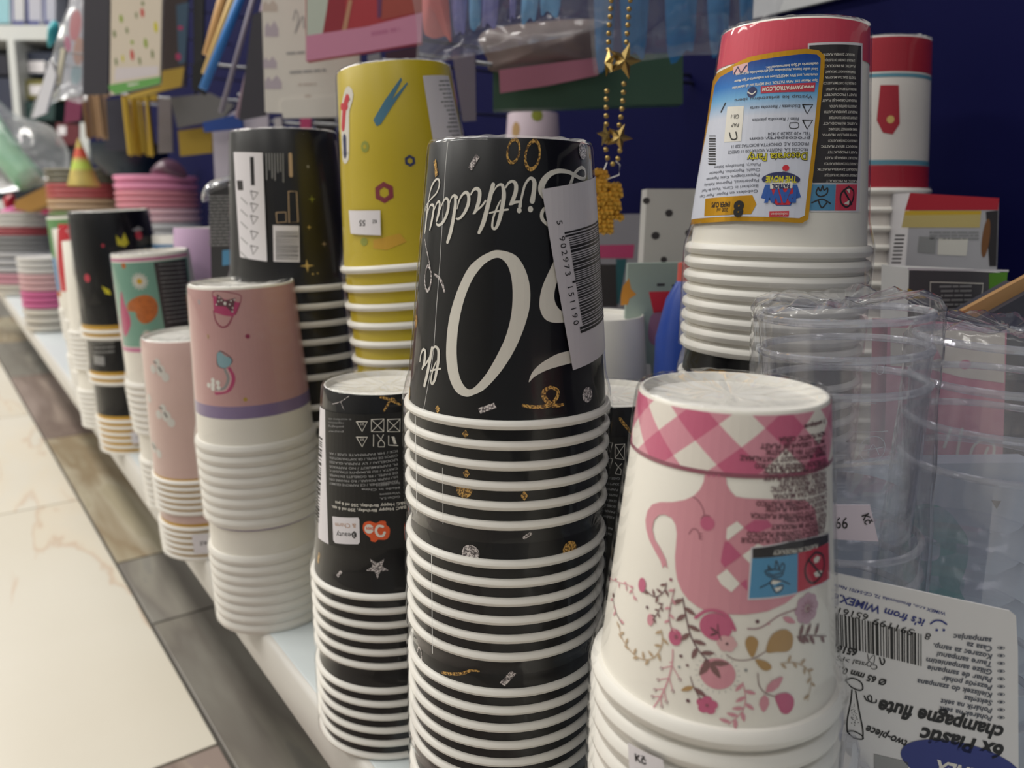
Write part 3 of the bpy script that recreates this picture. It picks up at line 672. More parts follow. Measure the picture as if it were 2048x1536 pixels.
# --- black pack left of centre: info label
def info_label(S, Zf, parent, full=True):
    d = Decal(S.filmcone, base=.0002, lay=.00008); d.Z = Zf
    orange = mat('orange_logo', (226, 92, 44), .45); copper = mat('copper_ink', (186, 142, 110), .45)
    A = d.P(135, 262); B = d.P(165, 1440); E = d.P(600, 280); G = d.P(600, 1475)
    d.fill([[B, (G[0]+26, G[1]), (E[0]+26, E[1]), A]], label_k, 0)
    A0 = d.P(100, 258); B0 = d.P(48, 1395)
    d.fill([[(B[0]-9, B[1]), B, A, (A[0]-9, A[1])]], label_w, 0)
    d.bars((A[0]-1.8, A[1]-14), (0, -42), (-6, 0), 46, ink_k, 1, 9, .55)
    rows = [(630, 'ICE / HR PAPIRNATE CASE / AR'), (668, 'COPOS DE PAPEL / GR XAPTINA NOTHPIA'), (706, 'UODELIAI / LV PAPIRA GLAZES'), (745, 'PL PAPERMUKIT / NO PAPPKRUS'), (782, 'CARTA / RU BUMAJNYE STAKANY C'), (820, 'DE PAPEL / FR GOBELETS EN PAPIER'), (857, 'HU PAPIR POHAR / RO PAHARE DIN'), (893, 'PAPIERBECHER / CZ PAPIROVE KELIMKY')]
    for y, t in rows: d.text(t, (770, y-18), (175, y+2), 1.45, ink_g, 1, bold=.02)
    for y, t, x1 in ((915, 'Item: 68PF27', 580), (955, 'Made in China', 455), (1000, 'Warszawa', 610), (1035, 'GoDan S.A.', 612)): d.text(t, (790, y-22), (x1, y-4), 1.45, ink_g, 1, bold=.02)
    d.text('B&C Happy Birthday, 250 ml 6 szt.', (845, 1100), (195, 1098), 1.9, ink_w, 1, bold=.02)
    d.text('B&C Happy Birthday, 250 ml 6 pcs', (845, 1062), (225, 1060), 1.9, ink_w, 1, bold=.02)
    for y, x1, t in ((345, 165, 'In accordance with'), (378, 165, 'regulations'), (412, 165, 'packaging'), (455, 165, 'paper')): d.text(t, (365 if y < 350 else 300, y-8), (x1, y-14), 1.3, ink_g, 1)
    for yy in (400, 535):                                    # recycling triangles
        d.stroke([(410, yy-35, 9), (505, yy-35, 9), (460, yy+50, 9), (410, yy-35, 9)], ink_w, 1, sub=1); d.text('22' if yy > 500 else '21', (478, yy-22), (440, yy-20), 1.3, ink_w, 1)
    for x in (540, 680):
        d.stroke([(x, 345, 7), (x+110, 340, 7), (x+108, 452, 7), (x, 452, 7), (x, 345, 7)], ink_w, 1, sub=1)
        d.stroke([(x+4, 350, 6), (x+106, 448, 6)], ink_w, 1, sub=1); d.stroke([(x+106, 346, 6), (x+4, 450, 6)], ink_w, 1, sub=1)
    d.stroke([(560, 480, 7), (558, 580, 7)], ink_w, 1, sub=1); d.stroke([(590, 478, 7), (625, 520, 7), (645, 478, 7)], ink_w, 1, sub=1); d.stroke([(625, 520, 7), (600, 550, 7), (600, 585, 7), (652, 585, 7), (655, 555, 7), (625, 520, 7)], ink_w, 1, sub=1)
    d.stroke([(690, 490, 8), (690, 570, 8), (770, 575, 8)], ink_w, 1, sub=1); d.poly([(715, 495), (740, 495), (760, 560), (735, 560)], ink_w, 1)
    d.poly([(200, 1195), (425, 1205), (435, 1225), (440, 1420), (425, 1440), (225, 1430), (208, 1405)], label_w, 1)
    d.stroke([(408, 1370, 9), (395, 1330, 9), (375, 1350, 8), (392, 1385, 9), (408, 1345, 8)], ink_k, 2)
    d.text('Beauty', (400, 1340), (235, 1332), 3.4, ink_k, 2); d.text('& Charm', (405, 1258), (222, 1250), 3.0, copper, 2)
    d.poly([(465, 1290), (480, 1250), (530, 1238), (580, 1255), (620, 1235), (665, 1240), (670, 1270), (700, 1300), (695, 1370), (660, 1400), (600, 1400), (575, 1420), (535, 1410), (530, 1385), (480, 1340)], orange, 1, 3)
    d.stroke([(640, 1285, 22), (600, 1280, 22), (580, 1320, 22), (600, 1362, 22), (640, 1365, 22), (655, 1335, 20)], ink_w, 2)
    d.ell(d.P(520, 1305), 2.0, 2.2, ink_w, 2); d.text('DAN', (560, 1292), (495, 1288), 1.8, orange, 3, bold=.03)
    d.build('info_label', parent, 'black info label with white barcode side')
info_label(sS, (620, 760, 4.39), sS.root)
d = Decal(sS.cone); d.Z = (620, 760, 4.39)
d.stroke([(620, 150, 20), (680, 165, 22), (740, 190, 22), (790, 215, 18)], gold_gl, 0); d.stroke([(650, 270, 18), (680, 220, 20), (720, 160, 16), (760, 200, 20)], gold_gl, 0)
d.stroke([(200, 210, 5), (270, 190, 5), (345, 140, 5)], silv_gl, 0); d.stroke([(270, 190, 5), (300, 260, 5)], silv_gl, 0)
d.Z = (600, 1100, 7.68); confetti(d, [('star', 1188, 270, 10.5, -math.pi/2, silv_gl), ('bar', 605, 365, 3.8, .95, silv_gl), ('bar', 290, 120, 6, 1.3, gold_gl)])
d.build('print', sS.top)
# label of the black pack right of centre: same kind, showing its right end
d = Decal(sS2.filmcone, base=.0002, lay=.00008); d.Z = (1160, 720, 3.746)
a = d.P(300, 575); b = d.P(235, 1440)
d.fill([[(b[0]-30, b[1]), (b[0]+14, b[1]), (b[0]+14, a[1]), (b[0]-30, a[1])]], label_k, 0)
d.stroke([(262, 632, 5), (335, 628, 5), (330, 745, 5), (262, 735, 5), (262, 632, 5)], ink_w, 1, sub=1); d.stroke([(262, 632, 4), (330, 745, 4)], ink_w, 1, sub=1); d.stroke([(335, 628, 4), (262, 735, 4)], ink_w, 1, sub=1)
for yy in (640, 760): d.stroke([(205, yy-25, 5), (245, yy-20, 5), (225, yy+50, 5), (205, yy-25, 5)], ink_w, 1, sub=1)
d.stroke([(265, 770, 5), (285, 800, 5), (312, 775, 5)], ink_w, 1, sub=1); d.stroke([(285, 800, 5), (262, 850, 5), (305, 858, 5), (308, 820, 5), (285, 800, 5)], ink_w, 1, sub=1)
for i, t in enumerate(('CASE / AR', 'XAPTINA', 'PAPIRA', 'PAPPKRUS', 'STAKANY', 'GOBELETS', 'PAHARE', 'KELIMKY', '', 'Made in China', 'GoDan S.A.')):
    if t: d.text(t, (300-i*6, 880+i*42), (175-i*3, 872+i*40), 1.4, ink_g, 1, bold=.02)
d.build('info_label', sS2.root, 'black info label with small white symbols')
d = Decal(sS2.cone); d.Z = (1160, 720, 3.746); d.stroke([(300, 440, 22), (330, 480, 24), (370, 530, 22), (390, 560, 18)], gold_gl, 0); d.build('print', sS2.top)

# --- gingham teapot cup
gm = mat('gingham_print', (220, 140, 160), .42)
nt = gm.node_tree; b = nt.nodes['Principled BSDF']
dg0 = Decal(sP.cone); dg0.Z = (1260, 760, 4.876)
q0, q1, q2 = dg0.P(465, 350), dg0.P(640, 590), dg0.P(870, 430)
e1 = Vector((q1[0]-q0[0], q1[1]-q0[1])); e2 = Vector((q2[0]-q1[0], q2[1]-q1[1])); det = e1.x*e2.y-e1.y*e2.x
uvn = nt.nodes.new('ShaderNodeUVMap'); uvn.uv_map = 'print'
def coef(cx_, cy_, off):
    dt = nt.nodes.new('ShaderNodeVectorMath'); dt.operation = 'DOT_PRODUCT'; dt.inputs[1].default_value = (cx_, cy_, 0); nt.links.new(uvn.outputs[0], dt.inputs[0])
    ad = nt.nodes.new('ShaderNodeMath'); ad.operation = 'ADD'; ad.inputs[1].default_value = off+100; nt.links.new(dt.outputs['Value'], ad.inputs[0])
    fr = nt.nodes.new('ShaderNodeMath'); fr.operation = 'MODULO'; fr.inputs[1].default_value = 2.0; nt.links.new(ad.outputs[0], fr.inputs[0])
    lt = nt.nodes.new('ShaderNodeMath'); lt.operation = 'LESS_THAN'; lt.inputs[1].default_value = 1.0; nt.links.new(fr.outputs[0], lt.inputs[0]); return lt
# coordinates along e1,e2 (one unit = one check); dark check spans 0..1 in both
ca = (e2.y/det, -e2.x/det); cb = (-e1.y/det, e1.x/det)
la = coef(ca[0], ca[1], -(q0[0]*ca[0]+q0[1]*ca[1])); lb = coef(cb[0], cb[1], -(q0[0]*cb[0]+q0[1]*cb[1]))
sm = nt.nodes.new('ShaderNodeMath'); sm.operation = 'ADD'; nt.links.new(la.outputs[0], sm.inputs[0]); nt.links.new(lb.outputs[0], sm.inputs[1])
dv = nt.nodes.new('ShaderNodeMath'); dv.operation = 'MULTIPLY'; dv.inputs[1].default_value = .5; nt.links.new(sm.outputs[0], dv.inputs[0])
rp = nt.nodes.new('ShaderNodeValToRGB'); rp.color_ramp.interpolation = 'CONSTANT'
el = rp.color_ramp.elements; el[0].color = lin((238, 232, 222))+(1,); el[1].position = .75; el[1].color = lin((206, 104, 136))+(1,); x = el.new(.25); x.color = lin((222, 152, 168))+(1,)
nt.links.new(dv.outputs[0], rp.inputs['Fac']); nt.links.new(rp.outputs['Color'], b.inputs['Base Color'])
pot = mat('teapot_pink', (216, 150, 162), .42); dpk = mat('deep_pink', (200, 100, 134), .42); mauve = mat('mauve_ink', (150, 88, 104), .45); plum = mat('plum_ink', (104, 66, 74), .45)
leafb = mat('brown_leaf', (128, 92, 92), .45); tan = mat('tan_leaf', (182, 146, 96), .45); pale = mat('pale_petal', (222, 176, 178), .45); lilac = mat('lilac_petal', (196, 160, 176), .45); taupe = mat('taupe_leaf', (190, 164, 132), .45)
lblue = mat('pictogram_blue', (88, 150, 190), .45); lred = mat('pictogram_red', (188, 54, 74), .45); charcoal = mat('charcoal_ink', (52, 48, 50), .5)
d = Decal(sP.cone); d.Z = (1260, 760, 4.876)
bb = d.P(900, 905)[1]; ht = sP.H*1000-.9
ring_r = math.pi*sP.cone.ref*1000
d.rect(-ring_r, bb, ring_r, ht, gm, 0); d.rect(-ring_r, bb-.9, ring_r, bb+.2, mauve, 1)
d.Z = (1220, 950, 4.452)
R_ = 1905
d.poly([(845, -8), (835, 60), (800, 130), (745, 185), (670, 220), (560, 240), (450, 240), (380, 260), (335, 320), (318, 400), (325, 480), (350, 570), (400, 670), (450, 760), (472, 830), (490, 800), (515, 835), (500, 750), (450, 650), (400, 570), (380, 480), (395, 400), (440, 355), (490, 350), (550, 380), (585, 440), (597, 520), (590, 620), (580, 720), (585, 830), (600, 930), (640, 1030), (700, 1110), (780, 1170), (840, 1200), (1000, 1235), (1200, 1240), (1400, 1210), (1560, 1140), (1680, 1040), (1780, 900), (1840, 700), (1850, 480), (1820, 300), (1740, 225), (1600, 215), (1350, 212), (1200, 205), (1120, 190), (1070, 140), (1040, 80), (1030, -8)], pot, 0)
d.stroke([(740, 190), (790, 230), (830, 300), (840, 360)], mauve, 1, w=8); d.stroke([(810, 388), (840, 358), (888, 362)], mauve, 1, w=8); d.ell(d.P(868, 428), 1.85, 1.85, dpk, 1)
d.stroke([(705, 522), (735, 480), (772, 482), (795, 520), (802, 565)], mauve, 1, w=8)
for yy in (515, 540, 565): d.stroke([(795, yy), (825, yy+4)], mauve, 1, w=6, sub=1)
for x in (880, 925, 970): d.poly([(x-12, -5), (x+12, -5), (x, 22)], dpk, 1)
d.poly([(1040, 470), (1130, 410), (1190, 465), (1050, 577), (1033, 560)], paper_w, 1); d.poly([(1190, 465), (1280, 400), (1400, 400), (1445, 455), (1320, 505), (1240, 505)], dpk, 1)
d.poly([(1022, 588), (1060, 595), (1170, 715), (1022, 820), (985, 770), (1000, 680)], dpk, 1); d.poly([(950, 900), (1040, 835), (1155, 965), (1080, 1040), (990, 970)], paper_w, 1); d.poly([(1155, 965), (1215, 925), (1225, 1030)], dpk, 1)
d.poly([(1175, 715), (1310, 610), (1400, 640), (1240, 780)], paper_w, 1)
# pictogram label
d.poly([(1252, 640), (1600, 580), (1800, 545), (1945, 510), (1955, 920), (1800, 1000), (1650, 1055), (1440, 1095), (1222, 1108)], label_w, 2)
d.poly([(1265, 650), (1600, 590), (1800, 552), (1935, 520), (1935, 590), (1665, 690), (1265, 735)], charcoal, 3)
d.poly([(1262, 738), (1665, 692), (1658, 1042), (1440, 1080), (1235, 1092)], lblue, 3); d.poly([(1665, 692), (1800, 650), (1935, 595), (1942, 915), (1800, 985), (1660, 1042)], lred, 3)
d.text('PLASTIC IN PRODUCT', (1838, 605), (1448, 665), 1.55, ink_w, 4, bold=.02)
for st in ([(1405, 800), (1400, 840), (1375, 850), (1400, 890), (1460, 905), (1520, 890), (1535, 850), (1545, 800), (1525, 780), (1500, 830), (1485, 780), (1470, 760), (1460, 830), (1425, 830), (1405, 800)], [(1395, 845), (1460, 835), (1520, 845)], [(1330, 998), (1420, 950), (1440, 925), (1520, 935), (1590, 965)], [(1420, 955), (1470, 1040), (1520, 1015), (1530, 975), (1480, 985)], [(1400, 865), (1440, 885), (1490, 875), (1520, 865)]): d.stroke(st, charcoal, 4, w=9)
d.poly([(1440, 930), (1520, 940), (1460, 970), (1425, 960)], ink_w, 4); d.poly([(1455, 1000), (1525, 985), (1515, 1010), (1475, 1035)], ink_w, 4)
d.stroke([(1810, 690), (1750, 760), (1725, 850), (1750, 930), (1800, 955), (1860, 900), (1895, 800), (1880, 710), (1830, 685), (1810, 690)], charcoal, 4, w=13); d.stroke([(1765, 760), (1872, 890)], charcoal, 4, w=13)
d.poly([(1800, 745), (1830, 715), (1860, 725), (1840, 770), (1810, 780)], ink_w, 4); d.poly([(1800, 870), (1840, 845), (1880, 850), (1870, 890), (1820, 905)], ink_w, 4)
d.Z = (1260, 760, 4.876)
for t, x1, y1, x0, y0 in (('l unique', 1690, 450, 1890, 390), ('NON PLASTIC CERIA', 1450, 570, 1895, 505), ('PROD. OBSAHUJE PLAST', 1270, 632, 1890, 575), ('IL-PRODOTT FIH IL-PLASTIK', 1318, 692, 1900, 640), ('TERMEK MUANYAGOT TARTALMAZ', 1075, 745, 1905, 690), ('TO PROION PERIEXEI PLASTIKO', 1215, 822, 1905, 765), ('PLAST I PRODUKTET', 1300, 868, 1905, 815), ('VYROBEK OBSAHUJE PLAST', 1305, 942, 1905, 890), ('PLASTIK I PRODUKTET', 1450, 1000, 1905, 945), ('PRODUCT BEVAT PLASTIC', 1370, 1052, 1905, 1000)):
    d.text(t, (x0, y0-12), (x1, y1-14), 1.75, plum, 2, bold=.03)
d.Z = (1220, 950, 4.452)
for t, x1, y1, x0, y0 in (('TUOTE SISALTAA MUOVIA', 1450, 182, 1925, 105), ('O PRODUTO CONTEM PLASTICO', 1300, 245, 1925, 165), ('PRODUKT ZAWIERA PLASTIK', 1380, 295, 1920, 225), ('IL PRODOTTO CONTIENE PLASTICA', 1252, 352, 1920, 280), ('PLAST I PRODUKTEN', 1548, 390, 1920, 340), ('KUNSTSTOFF IM PRODUKT', 1435, 455, 1915, 385), ('EL PRODUCTO CONTIENE PLASTICO', 1218, 515, 1910, 430), ('CE PRODUIT CONTIENT DU PLASTIQUE', 1165, 570, 1905, 470)):
    d.text(t, (x0, y0-14), (x1, y1-16), 1.75, plum, 2, bold=.03)
# flowers
d.Z = (1160, 1100, 3.522)
def leaf(x, y, ln, ang, m, wd=.36):
    c = d.P(x, y); a = math.radians(ang); L = ln*.0455
    d.fill([[(c[0]+math.cos(a)*u*L-math.sin(a)*v*L*wd, c[1]+math.sin(a)*u*L+math.cos(a)*v*L*wd) for u, v in ((0, 0), (.25, .42), (.55, .5), (.85, .25), (1, 0), (.85, -.25), (.55, -.5), (.25, -.42))]], m, 1)
def branch(pts, m, leaves, lm, w=5, ln=45):
    d.stroke([(x, y, w) for x, y in pts], m, 1)
    q = cat(pts, False, 8)
    for i in range(leaves):
        k = int((i+.5)/leaves*(len(q)-2)); x, y = q[k]; x2, y2 = q[k+1]; ang = math.degrees(math.atan2(-(y2-y), x2-x))
        leaf(x, y, ln, ang+(55 if i % 2 else -55)+random.uniform(-8, 8), lm)
branch([(725, 335), (745, 450), (780, 600), (840, 710), (910, 785)], plum, 9, leafb, 9, 75)
branch([(610, 230), (600, 280), (560, 320), (520, 325), (465, 280)], plum, 6, leafb, 7, 45); d.ell(d.P(440, 245), 1.35, 2.0, dpk, 1)
branch([(585, 375), (550, 440), (515, 495)], plum, 6, leafb, 6, 32); d.ell(d.P(498, 490), 1.0, 1.6, pot, 1)
branch([(668, 270), (640, 390), (630, 480), (650, 570)], mauve, 6, pot, 6, 40); d.ell(d.P(672, 612), 1.7, 2.2, dpk, 1); d.ell(d.P(680, 610), .45, .6, mauve, 2)
branch([(575, 560), (580, 660), (530, 750), (460, 770), (390, 740), (330, 670), (290, 600), (280, 530)], taupe, 14, taupe, 6, 48)
branch([(655, 700), (650, 800), (620, 920), (570, 1030), (522, 1105)], pot, 2, pot, 8, 20)
for x0, y0, x1, y1 in ((648, 815, 575, 832), (630, 900, 552, 912), (600, 975, 530, 982), (570, 1030, 512, 1030), (650, 810, 705, 910), (630, 900, 655, 992), (595, 990, 610, 1068), (570, 1030, 576, 1100)):
    d.stroke([(x0, y0), (x1, y1)], pot, 1, w=6, sub=1); d.ell(d.P(x1, y1), .42, .42, mauve, 1); d.ell(d.P(x1, y1), .25, .25, paper_w, 2)
d.ell(d.P(968, 870), 4.1, 4.1, pot, 0, n=28)
for an in (-120, -55, 5): leaf(915, 790, 100, an, leafb, .34)
d.ell(d.P(957, 540), 3.9, 3.6, dpk, 0, n=28); d.stroke([(815, 475), (880, 430), (960, 425), (1040, 465), (1090, 560)], dpk, 1, w=22); d.stroke([(970, 520), (975, 580), (995, 632)], plum, 2, w=6)
for s_ in (-1, 1): leaf(972, 580, 50, 150 if s_ > 0 else 210, plum, .25)
c = d.P(1035, 657)
for k in range(6): d.ell((c[0]+1.3*math.cos(k*1.047), c[1]+1.2*math.sin(k*1.047)), 1.1, 1.05, pale, 1, n=12)
d.ell(c, .35, .35, plum, 2)
c = d.P(895, 1090)
for k in range(5): d.ell((c[0]+1.35*math.cos(k*1.257+.3), c[1]+1.35*math.sin(k*1.257+.3)), 1.15, 1.15, dpk, 1, n=12)
d.ell(c, .9, .9, dpk, 1); d.ell(c, .4, .4, mauve, 2)
d.stroke([(778, 888), (800, 960), (850, 1050)], plum, 1, w=6); leaf(800, 965, 80, -30, leafb); leaf(800, 960, 75, 215, tan)
d.stroke([(1030, 735), (1100, 772), (1210, 765), (1310, 710)], leafb, 1, w=6)
d.poly([(1310, 715), (1335, 620), (1385, 570), (1450, 558), (1495, 600), (1492, 670), (1460, 710), (1380, 716)], tan, 1, 3); d.poly([(1213, 755), (1175, 700), (1163, 645), (1185, 608), (1225, 610), (1252, 640), (1245, 690)], tan, 1, 3); d.poly([(1232, 770), (1290, 775), (1335, 800), (1345, 830), (1310, 848), (1270, 830)], tan, 1, 3)
d.stroke([(1250, 865), (1260, 950), (1305, 1005), (1372, 1030)], leafb, 1, w=6); leaf(1305, 1000, 125, 40, pot, .45); leaf(1300, 1015, 105, -92, pot, .5)
d.poly([(1370, 1030), (1410, 1008), (1460, 1005), (1500, 1040), (1500, 1100), (1465, 1148), (1420, 1145), (1390, 1090)], dpk, 1, 3)
branch([(1145, 930), (1165, 1030), (1150, 1120), (1100, 1180), (1045, 1225)], pot, 9, pot, 6, 60)
branch([(1180, 552), (1270, 545), (1400, 460), (1520, 415)], mauve, 1, pot, 7, 20); leaf(1425, 470, 95, -30, pot)
c = d.P(1600, 410)
for k in range(8): d.ell((c[0]+2.6*math.cos(k*.785), c[1]+2.6*math.sin(k*.785)), 1.7, 1.6, lilac, 0, n=12)
for k in range(12): d.line([(c[0], c[1], .15), (c[0]+2.4*math.cos(k*.52), c[1]+2.4*math.sin(k*.52), .15)], mauve, 2)
branch([(1525, 610), (1600, 600), (1730, 605)], leafb, 7, leafb, 6, 75)
branch([(1410, 800), (1500, 790), (1590, 830), (1625, 920), (1600, 1060)], taupe, 9, taupe, 5, 45)
branch([(215, 190), (290, 230), (360, 260), (385, 350)], pot, 8, pot, 4, 40); branch([(235, 340), (250, 420), (300, 520)], leafb, 4, pot, 5, 50)
for x, y, m_, r_ in ((642, 207, mauve, .45), (475, 402, plum, .45), (712, 745, plum, .45), (757, 810, leafb, .38), (1248, 502, plum, .5), (762, 1060, plum, .5), (1168, 845, ink_g, .4), (700, 822, ink_g, .35), (238, 318, leafb, .7)): d.ell(d.P(x, y), r_, r_, m_, 1, n=10)
for k in range(22):
    c = d.P(968, 870); t = k*2*math.pi/22; d.line([(c[0]+4.6*math.cos(t), c[1]+4.6*math.sin(t), .12), (c[0]+5.2*math.cos(t), c[1]+5.2*math.sin(t), .12)], ink_g, 1)
d.build('print', sP.top, 'pink gingham, teapot and flower print')
# price sticker on its rims
def rim_sticker(S, k, a0, a1, z0, z1, texts, m=None):
    r, cs = S.packs[k]; cn = Cone(Matrix.Translation(r.location) @ S.q.to_matrix().to_4x4(), S.rr+.0011, S.rr+.0011, .05)
    d = Decal(cn, step=2); d.rect(a0, z0, a1, z1, m or label_w, 0)
    for t, p0, p1, sz in texts: d.text(t, p0, p1, sz, ink_k, 1, mm=True, bold=.02)
    d.build('price_sticker', r, 'small white price sticker')
cn = Cone(Matrix.Translation(sP.packs[0][0].location) @ sP.q.to_matrix().to_4x4(), sP.rr+.0011, sP.rr+.0011, .05)
dt = Decal(cn); dt.Z = (1160, 1240, 3.657)
p0 = dt.P(352, 892); p1 = dt.P(608, 1020); p2 = (p1[0]+2.2, p1[1]-12); p3 = (p0[0]+1.4, p0[1]-12)
dt.fill([[p3, p2, p1, p0]], label_w, 0); dt.text('Kč', dt.P(405, 1025), dt.P(490, 1058), 3.0, ink_k, 1, bold=.03, mm=True)
dt.build('price_sticker', sP.root, 'small white price sticker reading Kč')

# --- pink handbag cup
d = Decal(sM.cone); d.Z = (270, 500, 3.072)
bz = d.P(640, 962)[1]; bz2 = d.P(600, 1040)[1]; rr_ = math.pi*sM.cone.ref*1000
pur = mat('lilac_band', (140, 122, 162), .42); dred = mat('wine_ink', (150, 48, 84), .45); mag = mat('magenta_ink', (190, 70, 116), .45); ice = mat('ice_blue', (140, 178, 188), .45)
d.rect(-rr_, bz, rr_, sM.H*1000-1.4, pinkm, 0); d.rect(-rr_, bz2, rr_, bz, pur, 0)
d.Z = (370, 500, 6.827)
d.stroke([(380, 640, 10), (380, 580, 10), (430, 555, 10), (560, 570, 10), (740, 610, 10), (768, 660, 10), (740, 760, 12), (690, 880, 14)], dred, 1)
d.poly([(382, 620), (480, 660), (620, 690), (755, 720), (715, 830), (660, 910), (540, 895), (400, 850)], mag, 1)
d.stroke([(392, 830, 16), (420, 960, 18), (480, 1040, 20), (540, 1052, 20), (600, 1010, 20), (650, 910, 18)], dred, 1)
d.poly([(440, 600), (545, 690), (690, 655), (650, 860), (560, 770), (430, 760)], plum, 2); d.ell(d.P(548, 728), .9, 1.0, paper, 3)
for x, y in ((470, 650), (460, 700), (432, 745), (500, 690), (630, 695), (675, 680), (612, 745), (655, 790), (650, 840)): d.ell(d.P(x, y), .5, .5, paper, 3, n=10)
d.ell(d.P(855, 1178), 1.35, 1.35, dred, 1); d.ell(d.P(318, 1185), .8, 1.2, taupe, 1, inner=.6)
d.Z = (270, 500, 3.072)
d.poly([(505, 640), (525, 625), (555, 650), (590, 665), (592, 695), (575, 715), (545, 725), (512, 705)], ice, 2, 3); d.stroke([(505, 640), (530, 622), (590, 662), (592, 695), (548, 725), (508, 705), (505, 640)], plum, 1, w=6)
d.stroke([(555, 735, 18), (575, 790, 18), (550, 850, 18), (505, 855, 16)], ink_g, 1); d.stroke([(580, 730, 22), (605, 790, 24), (575, 860, 24), (500, 880, 22)], mag, 1); d.stroke([(567, 732, 10), (590, 790, 10), (560, 858, 10), (500, 868, 10)], pale, 2)
for x, y, r_ in ((455, 830, 1.5), (480, 800, 1.5), (510, 815, 1.5), (515, 845, 1.4), (480, 850, 1.5), (480, 826, 1.6)): d.ell(d.P(x, y), r_, r_, paper, 2)
ochre = mat('ochre_dot', (190, 160, 70), .45); d.ell(d.P(678, 918), 1.2, 1.2, ochre, 1); d.ell(d.P(450, 530), .8, 1.1, ochre, 1, inner=.55); d.ell(d.P(395, 320), .9, 1.3, ice, 1, inner=.6)
d.poly([(1030, 190), (1062, 290), (1100, 470), (1165, 790), (1130, 800), (1085, 560), (1050, 360)], mat('petrol_strip', (56, 84, 104), .42), 1)
d.build('print', sM.top, 'pink print with a handbag and a rainbow')
d = Decal(sM.pcone(1)); d.rect(-rr_, bz2, rr_, bz, pur, 0); d.build('print', sM.packs[1][1][-1])

# --- powder pink cloud cup
d = Decal(sB.cone); d.Z = (80, 640, 3.07)
rr_ = math.pi*sB.cone.ref*1000*1.05
d.rect(-rr_, 0.5, rr_, 3.2, gold, 0)
for cx_, cy_ in ((740, 310), (775, 590), (700, 780), (640, 440)):
    for dx, dy, r_ in ((0, 0, 4.4), (-45, -10, 3.4), (30, 40, 3.6), (-20, -50, 3.0)): d.ell(d.P(cx_+dx, cy_+dy), r_*.9, r_, grey_pr, 0)
    d.stroke([(cx_-10, cy_-20), (cx_+5, cy_+5)], charcoal, 1, w=9); d.stroke([(cx_-40, cy_-55), (cx_-25, cy_-45)], charcoal, 1, w=7)
d.build('print', sB.top); 
for k in (0, 1):
    for c in sB.packs[k][1][:-1] if k == 0 else sB.packs[k][1]:
        if not c.children: continue
        g = link('gold_band', lathe('gold_band', [(sB.rw+.0002, .0018), (sB.rw+.0001, .0040)], gold) if 'gb' not in globals() else gb, c)
        gb = g.data
rim_sticker(sB, 1, -16, 7, 6, 22, [('55 Kč', (0, 16), (-11, 16), 4)])
# --- mint hedgehog cup
d = Decal(sD.cone); d.Z = (0, 400, 3.84)
rr_ = math.pi*sD.cone.ref*1000
pk = mat('rose_band', (208, 128, 164), .42); rust = mat('rust_fur', (190, 106, 44), .5, var=.5, vscale=300); yelc = mat('daisy_yellow', (214, 176, 50), .5)
t1, t2 = d.P(1050, 400)[1], d.P(1050, 470)[1]; l1, l2 = d.P(1050, 1130)[1], d.P(1050, 1170)[1]
d.rect(-rr_, t2, rr_, sD.H*1000-3, pk, 0); d.rect(-rr_, l1, rr_, t2-1.2, mint, 0); d.rect(-rr_, l2, rr_, l1-.8, pk, 0)
d.poly([(1180, 480), (1425, 450), (1475, 970), (1265, 990)], charcoal, 1)
for i in range(14): d.dash((1420+i*3, 480+i*33), (1215+i*5, 492+i*34), 1.3, ink_g, 2)
d.poly([(1428, 370), (1510, 360), (1560, 930), (1480, 960)], grey_pr, 1)
c = d.P(1072, 625)
for k in range(14): d.ell((c[0]+4.6*math.cos(k*.4488), c[1]+4.6*math.sin(k*.4488)), 3.0, .8, ink_w, 1, rot=k*.4488, n=10)
d.ell(c, 2.4, 2.4, yelc, 2); d.poly([(980, 800), (1020, 760), (1100, 730), (1170, 745), (1210, 800), (1205, 880), (1150, 940), (1090, 945), (1050, 900), (1040, 860), (985, 850)], rust, 1, 3)
d.ell(d.P(950, 505), 2.4, 2.4, rust, 1); d.poly([(930, 700), (960, 800), (1000, 900), (1000, 980), (960, 1050), (930, 900)], mag, 1, 3); d.poly([(900, 850), (940, 1000), (950, 1140), (905, 1130)], pale, 1)
c = d.P(1130, 1035)
for k in range(12): d.ell((c[0]+2.6*math.cos(k*.5236), c[1]+2.6*math.sin(k*.5236)), 1.8, .5, ink_w, 1, rot=k*.5236, n=8)
d.build('print', sD.top)
# --- black berry cup
d = Decal(sK.cone); d.Z = (0, 400, 3.84); rr_ = math.pi*sK.cone.ref*1000*1.05
berry = mat('berry_red', (196, 52, 72), .5); leaf_y = mat('leaf_yellow', (206, 196, 40), .5)
d.rect(-rr_, .5, rr_, 7, gold, 0)
for x, y, r_ in ((1065, 270, 9), (670, 600, 8), (790, 350, 3)): d.ell(d.P(x, y), r_*.5, r_*.55, berry, 1)
d.poly([(890, 270), (930, 310), (955, 250), (990, 330), (960, 360), (900, 345)], leaf_y, 1); d.poly([(780, 660), (840, 690), (855, 730), (810, 720)], leaf_y, 1); d.poly([(1010, 230), (1060, 200), (1100, 225), (1050, 250)], ink_g, 1)
d.build('print', sK.top)
for c in sK.packs[2][1]+sK.packs[1][1]+sK.packs[0][1][:-1]:
    g2 = link('gold_band', lathe('gold_band', [(sK.rw+.0003, .0014), (sK.rw+.0001, .0060)], gold) if 'g2m' not in globals() else g2m, c); g2m = g2.data
rim_sticker(sK, 2, -14, 8, 12, 26, [('39 Kč', (3, 21), (-9, 21), 4)])
d = Decal(sK.pcone(1)); d.Z = (80, 640, 3.07)
for i in range(5): d.dash((455, 75+i*28), (330, 80+i*28), 2.2, ink_g, 1)
